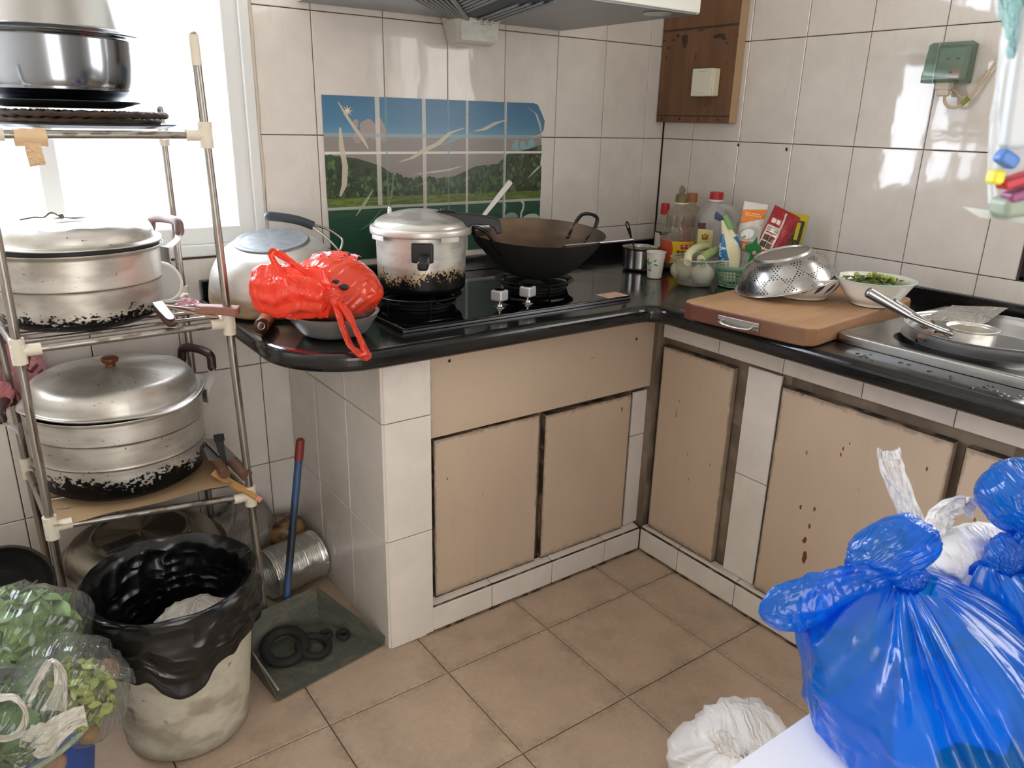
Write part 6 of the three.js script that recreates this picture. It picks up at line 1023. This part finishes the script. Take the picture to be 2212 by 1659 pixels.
{ // bag hanging close to the camera
  const t = thing('hanging_bag', 'translucent bag of bright packets hanging in the upper corner, close to the camera', 'plastic bag', [-1.6105, 1.207, 1.82]);
  t.rotation.y = -0.63;   // its own x runs across the view, z towards the room
  const cf = film(0xf3f5f4, { transmission: 0.6, roughness: 0.3, bumpScale: 0.003 });
  part('film', surf(60, 60, (u, v) => { const a = u * 6.283, R = 0.058 * Math.pow(Math.sin(Math.PI * clamp(0.08 + v * 0.6)), 0.35) * (1 - 0.3 * v); const k = 1 + 0.1 * crumple(Math.cos(a) * 2 + 5, v * 4, Math.sin(a) * 2 + 5, 6); return [0.03 + Math.cos(a) * R * k, v * 0.3, Math.sin(a) * R * k * 0.6]; }, true), cf, t);
  const P = (name, w, h, d, x, y, z, c, r = 0) => part(name, rbox(w, h, d, Math.min(w, h, d) * 0.35, 0, 0, 0, 3).rotateZ(r).translate(x, y, z), std(c, 0.4), t);
  P('olive_packet', 0.07, 0.06, 0.016, 0.022, 0.118, 0.018, 0x8a8660, -0.35);
  part('pink_spot', cyl(0.008, 0.008, 0.002, 0, 0, 0, 24).rotateX(Math.PI / 2).translate(0.0, 0.11, 0.0275), std(0xe0b6ae, 0.5), t);
  P('red_packet', 0.05, 0.006, 0.012, 0.008, 0.021, 0.02, 0xb52c3c, 0.35);
  P('violet_packet', 0.05, 0.006, 0.012, 0.013, 0.014, 0.02, 0x8a4a72, 0.35);
  P('yellow_packet', 0.007, 0.008, 0.01, -0.019, 0.017, 0.02, 0xe0d83c);
  P('blue_packet', 0.012, 0.008, 0.01, -0.015, 0.027, 0.02, 0x4f7cc0, -0.5);
  P('blue_card', 0.03, 0.012, 0.01, 0.016, 0.052, 0.016, 0x4a7fc0, 0.5);
  P('green_packet', 0.06, 0.012, 0.02, 0.018, 0.004, 0.015, 0x8f9c8c, 0.15);
  P('white_packet', 0.02, 0.075, 0.01, -0.008, 0.07, 0.012, 0xc4c9ce, 0.08);
  const teal = film(0xb5e2e2, { transmission: 0.5, roughness: 0.3 });
  part('teal_flap', surf(20, 26, (u, v) => [-0.044 + v * 0.024 + u * lerp(0.03, 0.004, v), 0.135 - v * 0.055, 0.01 + 0.004 * crumple(u * 4, v * 5, 3, 8)]), teal, t);
  part('teal_print', surf(8, 8, (u, v) => [-0.032 + u * 0.02 + v * 0.006, 0.13 - v * 0.018, 0.018 + 0.002 * Math.sin(u * 4)]), std(0x2f9a98, 0.5, { side: THREE.DoubleSide }), t);
  part('white_base', surf(12, 10, (u, v) => [-0.02 + u * 0.11, -0.002 - 0.012 * u - 0.004 * v, -0.005 + v * 0.02]), std(0xe9ece6, 0.5, { side: THREE.DoubleSide }), t);
  part('hanging_string', rod([0.03, 0.29, 0], [0.03, 1.394, 0], 0.0015, 6), std(0xd8d4c8, 0.8), t);
}

// ---------------------------------------------------------------- things on the walls
{ // range hood
  const t = thing('range_hood', 'white range hood with a grey grease-filter underside, mounted over the stove', 'range hood');
  const grey = std(0x85898a, 0.35, { metalness: 0.35 }), wh = std(0xdfe0d6, 0.35);
  part('housing', [span(-1.335, -0.482, 1.545, 1.66, 0.003, 0.55, 0.004), span(-1.335, -0.482, 1.518, 1.56, 0.53, 0.555, 0.003), span(-1.338, -1.33, 1.516, 1.57, 0.003, 0.55, 0.002), span(-0.488, -0.48, 1.516, 1.57, 0.003, 0.55, 0.002)], wh, t);
  // underside rises from the edges to the filters
  const q = (pts) => { const g = new THREE.BufferGeometry(); const [a, b, c, d] = pts; g.setAttribute('position', new THREE.Float32BufferAttribute([...a, ...b, ...c, ...a, ...c, ...d], 3)); g.setAttribute('uv', new THREE.Float32BufferAttribute(new Array(12).fill(0), 2)); g.computeVertexNormals(); return g; };
  part('underside', merge([box(0.845, 0.003, 0.54, -0.908, 1.5165, 0.275)]), grey, t);
  // two filter panels meeting at a rib over the oil cup
  const fm = std(0x2f3335, 0.5, { metalness: 0.4 }), sl = std(0x7b8082, 0.35, { metalness: 0.6 });
  const A = [-0.873, 0.07], D = [-0.61, 0.79], rib = (k) => [A[0] + D[0] * k, A[1] + D[1] * k];
  const panel = (pts, name) => plate(pts.map(([x, z]) => [x, -z]), 0.004, 0.0005).rotateX(-Math.PI / 2).translate(0, 1.511, 0);
  const fl = new THREE.Group(); fl.name = 'filter'; t.add(fl); const fr = new THREE.Group(); fr.name = 'filter'; t.add(fr);
  part('filter_back', panel([[-0.93, 0.045], rib(0), rib(0.55), [-1.27, 0.40]]), fm, fl);
  part('filter_back', panel([rib(0), [-0.79, 0.055], [-0.93, 0.52], rib(0.57)]), fm, fr);
  for (let i = 0; i < 8; i++) { const k = i / 7, x0 = lerp(-0.925, -0.885, k), z0 = lerp(0.055, 0.085, k), e = rib(0.52), x1 = lerp(-1.255, e[0] - 0.012, k), z1 = lerp(0.39, e[1], k); part('filter_slat', rod([x0, 1.5085, z0], [x1, 1.5085, z1], 0.0042, 6), sl, fl); }
  for (let i = 0; i < 12; i++) { const k = i / 11, s0 = rib(lerp(0.5, 0.01, k)), x0 = lerp(s0[0] + 0.014, k > 0.7 ? lerp(-0.86, -0.797, (k - 0.7) / 0.3) : s0[0] + 0.014, 1), z0 = k > 0.7 ? 0.072 : s0[1], L = lerp(0.04, 0.46, k); part('filter_slat', rod([x0, 1.5085, z0], [x0 - 0.27 * L, 1.5085, Math.min(0.515, z0 + 0.96 * L)], 0.0042, 6), sl, fr); }
  part('filter_rib', rod([A[0], 1.508, A[1]], [rib(0.56)[0], 1.508, rib(0.56)[1]], 0.007, 8), sl, t);
  const cup = new THREE.Group(); cup.name = 'oil_cup'; t.add(cup);
  const cg = (() => { const L = [[0.001, 0.001, 0.001, 1.444], [0.05, 0.028, 0.012, 1.444], [0.062, 0.036, 0.016, 1.452], [0.070, 0.042, 0.016, 1.49], [0.076, 0.046, 0.014, 1.511]]; return loft(L, 64); })();
  part('cup', cg.rotateY(0).translate(-0.855, 0, 0.056), phys(0xe6e2d6, 0.3, { transmission: 0.45, thickness: 0, side: THREE.DoubleSide }), cup);
  part('front_face', rbox(0.122, 0.058, 0.003, 0.0014, -0.853, 1.482, 0.0985).rotateX(0), std(0xffffff, 0.4, { map: tex(64, 32, (u, v) => { const n = fbm(u * 5, v * 5, 1200, 3); return [0.86 - 0.14 * n, 0.86 - 0.14 * n, 0.82 - 0.14 * n]; }) }), cup);
  part('cup_label', box(0.05, 0.014, 0.0008, -0.832, 1.499, 0.1004), std(0xffffff, 0.5, { map: print(128, 40, (g, w, h) => { g.fillStyle = '#d4d2c8'; g.fillRect(0, 0, w, h); g.strokeStyle = '#9a988e'; g.strokeRect(1, 1, w - 2, h - 2); smallPrint(g, 8, 7, 110, 2, 15, '#55534c'); }) }), cup);
  for (const x of [-0.58, -1.23]) part('lamp_lens', turned([[0, 1.516], [0.03, 1.516], [0.036, 1.513], [0.034, 1.5115], [0.0, 1.5125]], 0.001, 36).translate(x, 0, 0.5), std(0xb9bcb8, 0.25, { metalness: 0.5 }), t);
}
{ // boxed-in corner with switch
  const wood = std(0xffffff, 0.6, { map: tex(256, 512, (u, v) => { const w = fbm(u * 18, v * 3, 1240, 4), b = fbm(u * 4, v * 5, 1245, 4); let c = mix3([0.52, 0.37, 0.24], [0.35, 0.235, 0.15], w * 0.7 + b * 0.5); if (Math.abs(v - 0.47) < 0.006 || Math.abs(v - 0.036) < 0.004) c = mix3(c, [0.12, 0.08, 0.05], 0.6); if (noise(u * 22, v * 44, 1250) > 0.965) c = mix3(c, [0.1, 0.07, 0.05], 0.6); if (v > 0.38 && v < 0.46 && fbm(u * 9, v * 26, 1255, 2) > 0.68) c = mix3(c, [0.12, 0.08, 0.06], 0.7); return c; }) });
  const t = thing('wooden_box', 'brown wooden pipe boxing with a pale side batten, in the tiled corner', 'pipe cover', [0, 0, 0]);
  const fp = rbox(0.006, 0.62, 0.316, 0.0015, -0.041, 1.565, 0.163, 1), uv = fp.attributes.uv, p = fp.attributes.position;
  for (let i = 0; i < uv.count; i++) uv.setXY(i, p.getZ(i) / 0.32, (p.getY(i) - 1.255) / 0.62 + 0.0);
  part('face_board', fp, wood, t);
  part('side_batten', span(-0.038, -0.001, 1.256, 1.874, 0.3, 0.32, 0.002), std(0xb89a78, 0.65), t);
  part('bottom_batten', span(-0.038, -0.001, 1.256, 1.275, 0.004, 0.3, 0.001), std(0x5b3e28, 0.7), t);
  for (let i = 0; i < 4; i++) part('nail', new THREE.SphereGeometry(0.003, 8, 6).translate(-0.0445, 1.266, 0.03 + i * 0.083), M.dark, t);
  const s = thing('switch_box', 'square ivory plastic switch box on the brown wooden boxing', 'switch', [-0.0445, 1.379, 0.228]);
  part('back_box', rbox(0.03, 0.084, 0.086, 0.004, -0.015, 0, 0, 3), M.ivory, s);
  part('cover', rbox(0.008, 0.084, 0.084, 0.003, -0.034, 0, 0, 3), std(0xdad7c6, 0.45), s);
  for (const y of [-0.033, 0.033]) part('slot', box(0.0006, 0.0018, 0.036, -0.0382, y, 0), std(0xb8b49f, 0.6), s);
}
{ // socket with splash cover
  const t = thing('wall_socket', 'wall socket under a smoky green splash cover, a small red light glowing inside', 'socket', [-0.0005, 1.408, 0.985]);
  const sm = phys(0xa9bdb0, 0.1, { transmission: 0.8, thickness: 0, ior: 1.5, side: THREE.DoubleSide });
  part('back_plate', rbox(0.012, 0.092, 0.092, 0.003, -0.006, 0, 0), std(0x5d7a70, 0.35), t);
  part('socket_face', rbox(0.008, 0.076, 0.076, 0.003, -0.016, 0, 0), std(0xb9c6bc, 0.45), t);
  for (const [y, z] of [[0.012, -0.012], [0.012, 0.012], [-0.02, 0.0]]) part('pin_hole', rbox(0.002, 0.004, 0.009, 0.001, -0.0205, y, z), M.dark, t);
  // cover: an open box, deeper at the bottom, curved at the top
  const sideProf = [[0, 0.047], [-0.026, 0.050], [-0.044, 0.042], [-0.058, -0.035], [-0.056, -0.046], [0, -0.046]];
  part('splash_cover', surf(30, 5, (u, v) => { const q = sideProf[Math.round(v * 5)], w = 0.047; return [q[0] - 0.012, q[1], lerp(-w, w, u)]; }), sm, t);
  for (const z of [-0.047, 0.047]) part('cover_side', new THREE.ShapeGeometry(new THREE.Shape(sideProf.map(([x, y]) => new THREE.Vector2(x - 0.012, y)))).translate(0, 0, z), sm, t);
  const led = part('led_light', new THREE.SphereGeometry(0.0028, 12, 8).translate(-0.022, -0.022, 0.012), std(0x300000, 0.4, { emissive: 0xff2a10, emissiveIntensity: 3 }), t);
  const pl = new THREE.PointLight(0xff3018, 0.003, 0.3); pl.position.set(-0.024, 1.386, 0.997); pl.castShadow = true; scene.add(pl);
  const p = thing('power_plug', 'ivory plug and looped cable below the splash-covered socket', 'plug', [-0.0005, 1.408, 0.985]);
  part('plug_body', merge([rbox(0.03, 0.03, 0.036, 0.006, -0.035, -0.048, -0.002, 3), rbox(0.022, 0.018, 0.03, 0.006, -0.036, -0.068, 0.0, 3)]), std(0xcfc6b4, 0.5), p);
  part('cable', tube([[-0.036, -0.072, 0.004], [-0.034, -0.09, 0.006], [-0.03, -0.102, 0.018], [-0.024, -0.102, 0.035], [-0.02, -0.09, 0.05], [-0.016, -0.07, 0.062], [-0.012, -0.035, 0.08], [-0.008, 0.02, 0.105], [-0.006, 0.09, 0.125], [-0.006, 0.2, 0.14]], 0.0038, 90, 10), std(0xc7b08e, 0.55), p);
  part('cable', tube([[-0.03, -0.06, 0.018], [-0.022, -0.07, 0.028], [-0.02, -0.083, 0.04], [-0.018, -0.088, 0.046]], 0.0034, 30, 8), std(0xb5a48c, 0.55), p);
  part('green_tie', rod([-0.021, -0.095, 0.043], [-0.018, -0.08, 0.056], 0.0062, 12, 0.0062), std(0x7d8a2c, 0.5), p);
}
{ // landscape wall sticker
  const x0 = -1.283, x1 = -0.541, y0 = 0.862, y1 = 1.301, W = 1484, H = 878;
  const map = print(W, H, (g) => {
    const X = (x) => (x - x0) / (x1 - x0) * W, Y = (y) => (y1 - y) / (y1 - y0) * H;
    const sky = g.createLinearGradient(0, 0, 0, Y(1.19)); sky.addColorStop(0, '#33688c'); sky.addColorStop(0.6, '#44799a'); sky.addColorStop(1, '#6a94a8'); g.fillStyle = sky; g.fillRect(0, 0, W, H);
    g.fillStyle = '#8a827c'; g.fillRect(0, Y(1.2), W, H);
    const blot = (cx, cy, r, c, n, s) => { g.fillStyle = c; for (let i = 0; i < n; i++) { g.beginPath(); g.arc(cx + (hash(i, s, 1) - 0.5) * 2 * r, cy + (hash(i, s, 2) - 0.5) * r, r * (0.15 + 0.2 * hash(i, s, 3)), 0, 6.3); g.fill(); } };
    blot(X(-1.15), Y(1.215), 90, '#a08f88', 26, 4); blot(X(-0.62), Y(1.165), 80, '#7fa3a8', 20, 9);
    // wooded shore
    const hill = (pts, c) => { g.fillStyle = c; g.beginPath(); g.moveTo(X(pts[0][0]), H); for (const [x, y] of pts) g.lineTo(X(x), Y(y)); g.lineTo(X(pts[pts.length - 1][0]), H); g.fill(); };
    hill([[-1.29, 1.15], [-1.19, 1.14], [-1.12, 1.12], [-1.07, 1.09], [-1.03, 1.07], [-0.96, 1.08], [-0.88, 1.085], [-0.8, 1.115], [-0.72, 1.12], [-0.68, 1.15], [-0.6, 1.165], [-0.54, 1.18]], '#2b3d22');
    for (let i = 0; i < 900; i++) { const x = lerp(x0, x1, hash(i, 1, 21)); const base = x < -1.05 ? lerp(1.15, 1.09, (x + 1.283) / 0.23) : x < -0.85 ? 1.08 : lerp(1.09, 1.175, (x + 0.85) / 0.31); const y = lerp(1.03, base, hash(i, 2, 22)); const r = 6 + 16 * hash(i, 3, 23), k = hash(i, 4, 24); g.fillStyle = ['#22331c', '#33482a', '#41582f', '#52693a', '#2a3a22', '#1c2a18'][Math.floor(k * 6)]; g.beginPath(); g.ellipse(X(x), Y(y), r * 0.8, r, 0, 0, 6.3); g.fill(); }
    g.fillStyle = '#586b2c'; g.fillRect(0, Y(1.035), W, Y(1.012) - Y(1.035)); for (let i = 0; i < 260; i++) { g.fillStyle = ['#6d7c34', '#46601f', '#7d8440'][i % 3]; g.fillRect(hash(i, 1, 31) * W, Y(1.035) + hash(i, 2, 32) * (Y(1.008) - Y(1.035)), 20 + 60 * hash(i, 3, 33), 4); }
    const wat = g.createLinearGradient(0, Y(1.01), 0, H); wat.addColorStop(0, '#274a35'); wat.addColorStop(0.4, '#1f4a36'); wat.addColorStop(1, '#16402c'); g.fillStyle = wat; g.fillRect(0, Y(1.01), W, H); for (let i = 0; i < 300; i++) { g.fillStyle = ['rgba(60,110,80,.35)', 'rgba(15,45,30,.5)', 'rgba(70,120,100,.25)'][i % 3]; g.fillRect(hash(i, 1, 41) * W, Y(1.01) + hash(i, 2, 42) * (H - Y(1.01)), 30 + 90 * hash(i, 3, 43), 3); }
    // swans
    const swan = (x, y, s, c) => { g.fillStyle = c; g.beginPath(); g.ellipse(X(x), Y(y), 62 * s, 30 * s, -0.08, 0, 6.3); g.fill(); g.beginPath(); g.moveTo(X(x) + 40 * s, Y(y) - 10 * s); g.lineTo(X(x) + 84 * s, Y(y) + 2 * s); g.lineTo(X(x) + 30 * s, Y(y) + 22 * s); g.fill(); g.strokeStyle = c; g.lineWidth = 13 * s; g.lineCap = 'round'; g.beginPath(); g.moveTo(X(x) - 48 * s, Y(y) + 6 * s); g.quadraticCurveTo(X(x) - 84 * s, Y(y) - 12 * s, X(x) - 56 * s, Y(y) - 58 * s); g.quadraticCurveTo(X(x) - 44 * s, Y(y) - 96 * s, X(x) - 66 * s, Y(y) - 100 * s); g.stroke(); };
    swan(-0.665, 0.958, 0.8, '#8c9a98'); swan(-0.585, 0.945, 1.15, '#b9c4ba'); g.fillStyle = '#6f9f92'; g.beginPath(); g.ellipse(X(-0.572), Y(0.94), 44, 16, -0.1, 0, 6.3); g.fill();
    g.fillStyle = '#e7c9a2'; for (let i = 0; i < 8; i++) { g.save(); g.translate(X(-1.212), Y(1.263)); g.rotate(i * 0.785); g.beginPath(); g.moveTo(-5, 0); g.lineTo(0, 34); g.lineTo(5, 0); g.fill(); g.restore(); }
    // printed white bars between the panels
    const bar = (a, b, c, d, col) => { g.fillStyle = col; g.fillRect(X(a), Y(b), X(c) - X(a), Y(d) - Y(b)); };
    for (const [x, w] of [[-1.124, 0.014], [-0.978, 0.012], [-0.832, 0.008], [-0.693, 0.009]]) bar(x - w / 2, y1, x + w / 2, x < -1 ? 1.012 : y0, 'rgba(203,197,184,.88)');
    bar(x0, 1.158, x1, 1.151, '#d9d6cc'); bar(x0, 1.011, x1, 1.003, 'rgba(196,200,186,.85)'); bar(x0, 1.206, x1, 1.196, 'rgba(150,170,172,.65)');
    for (const x of [-1.0985, -0.8965, -0.695]) bar(x - 0.003, y1, x + 0.003, y0, 'rgba(120,150,150,.55)');
    // scratched and peeled streaks
    const scar = (pts, w, c = 'rgba(201,190,168,.92)') => { const P = pts.map(([x, y]) => [X(x), Y(y)]); g.fillStyle = c; g.beginPath(); for (let i = 0; i < P.length; i++) { const t = i / (P.length - 1), ww = w * (0.35 + Math.sin(t * 3.14)) * (0.8 + 0.5 * hash(i, w, 9)); g.lineTo(P[i][0] - ww, P[i][1] - ww * 0.3); } for (let i = P.length - 1; i >= 0; i--) { const t = i / (P.length - 1), ww = w * (0.35 + Math.sin(t * 3.14)) * (0.8 + 0.5 * hash(i, w, 19)); g.lineTo(P[i][0] + ww, P[i][1] + ww * 0.3); } g.fill(); };
    scar([[-1.238, 1.285], [-1.215, 1.25], [-1.19, 1.215], [-1.17, 1.19], [-1.155, 1.165]], 11);
    scar([[-1.235, 1.22], [-1.235, 1.17], [-1.225, 1.12], [-1.232, 1.07], [-1.245, 1.04]], 14);
    scar([[-1.06, 1.13], [-1.02, 1.14], [-0.98, 1.16], [-0.93, 1.18], [-0.89, 1.21], [-0.84, 1.225]], 12);
    scar([[-1.015, 1.095], [-0.95, 1.1], [-0.9, 1.105], [-0.85, 1.115]], 9); scar([[-0.92, 1.175], [-0.87, 1.195], [-0.82, 1.21]], 9, 'rgba(120,165,185,.8)');
    scar([[-0.81, 1.215], [-0.77, 1.222], [-0.73, 1.24], [-0.69, 1.25]], 11); scar([[-0.84, 1.26], [-0.79, 1.266], [-0.755, 1.272]], 5, 'rgba(60,120,165,.9)');
    scar([[-1.145, 1.055], [-1.17, 1.02], [-1.2, 0.985]], 7, 'rgba(170,185,150,.85)'); scar([[-1.08, 1.1], [-1.085, 1.05], [-1.1, 1.0]], 6, 'rgba(120,150,130,.7)'); scar([[-1.12, 1.0], [-1.16, 0.96], [-1.19, 0.945]], 5, 'rgba(110,150,120,.7)'); scar([[-0.6, 1.075], [-0.57, 1.1], [-0.548, 1.115]], 6);
    scar([[-0.61, 1.29], [-0.575, 1.27], [-0.56, 1.24], [-0.552, 1.21]], 7); scar([[-0.6, 1.2], [-0.565, 1.205], [-0.545, 1.215]], 6);
  });
  map.wrapS = map.wrapT = THREE.ClampToEdgeWrapping;
  const o = [[x0, y1], [-0.585, y1], [-0.57, 1.297], [-0.552, 1.27], [-0.5405, 1.25], [-0.543, 1.222], [-0.552, 1.212], [-0.551, 1.19], [-0.548, 1.15], [-0.553, 1.12], [-0.547, 1.11], [-0.548, y0 + 0.06], [-0.56, y0], [x0 + 0.004, y0], [x0, 1.05]].reverse();
  const g = plate(o, 0.0006, 0), uv = g.attributes.uv, p = g.attributes.position;
  for (let i = 0; i < uv.count; i++) uv.setXY(i, (p.getX(i) - x0) / (x1 - x0), (p.getY(i) - y0) / (y1 - y0));
  solo('wall_sticker', g.translate(0, 0, 0.0006), std(0xffffff, 0.28, { map }), 'torn landscape sticker with lake, trees and swans on the tiles behind the stove', 'wall sticker');
}
{ // marks left on the tiles
  const st = std(0xa8987a, 0.8);
  solo('glue_mark', merge([lump(0.012, 0.014, 0.0006, 0.6, 2, 131, 4).translate(0, 0.016, 0), lump(0.009, 0.016, 0.0006, 0.6, 2, 133, 4).translate(0.006, -0.01, 0)]).rotateY(-Math.PI / 2).translate(-0.0012, 1.012, 0.115), st, 'small beige glue stain on the tiles above the bottles', 'stain');
  const h = [[1.19, 0.338], [1.184, 0.522]]; for (const [i, [y, z]] of h.entries()) solo('drill_hole', new THREE.SphereGeometry(0.004, 10, 8).scale(0.15, 1.3, 1).translate(-0.0007, y, z), M.dark, i ? 'black drill hole in the tiles, the one farther from the wooden boxing' : 'black drill hole in the tiles below the wooden boxing', 'hole');
}

renderer.render(scene, camera);
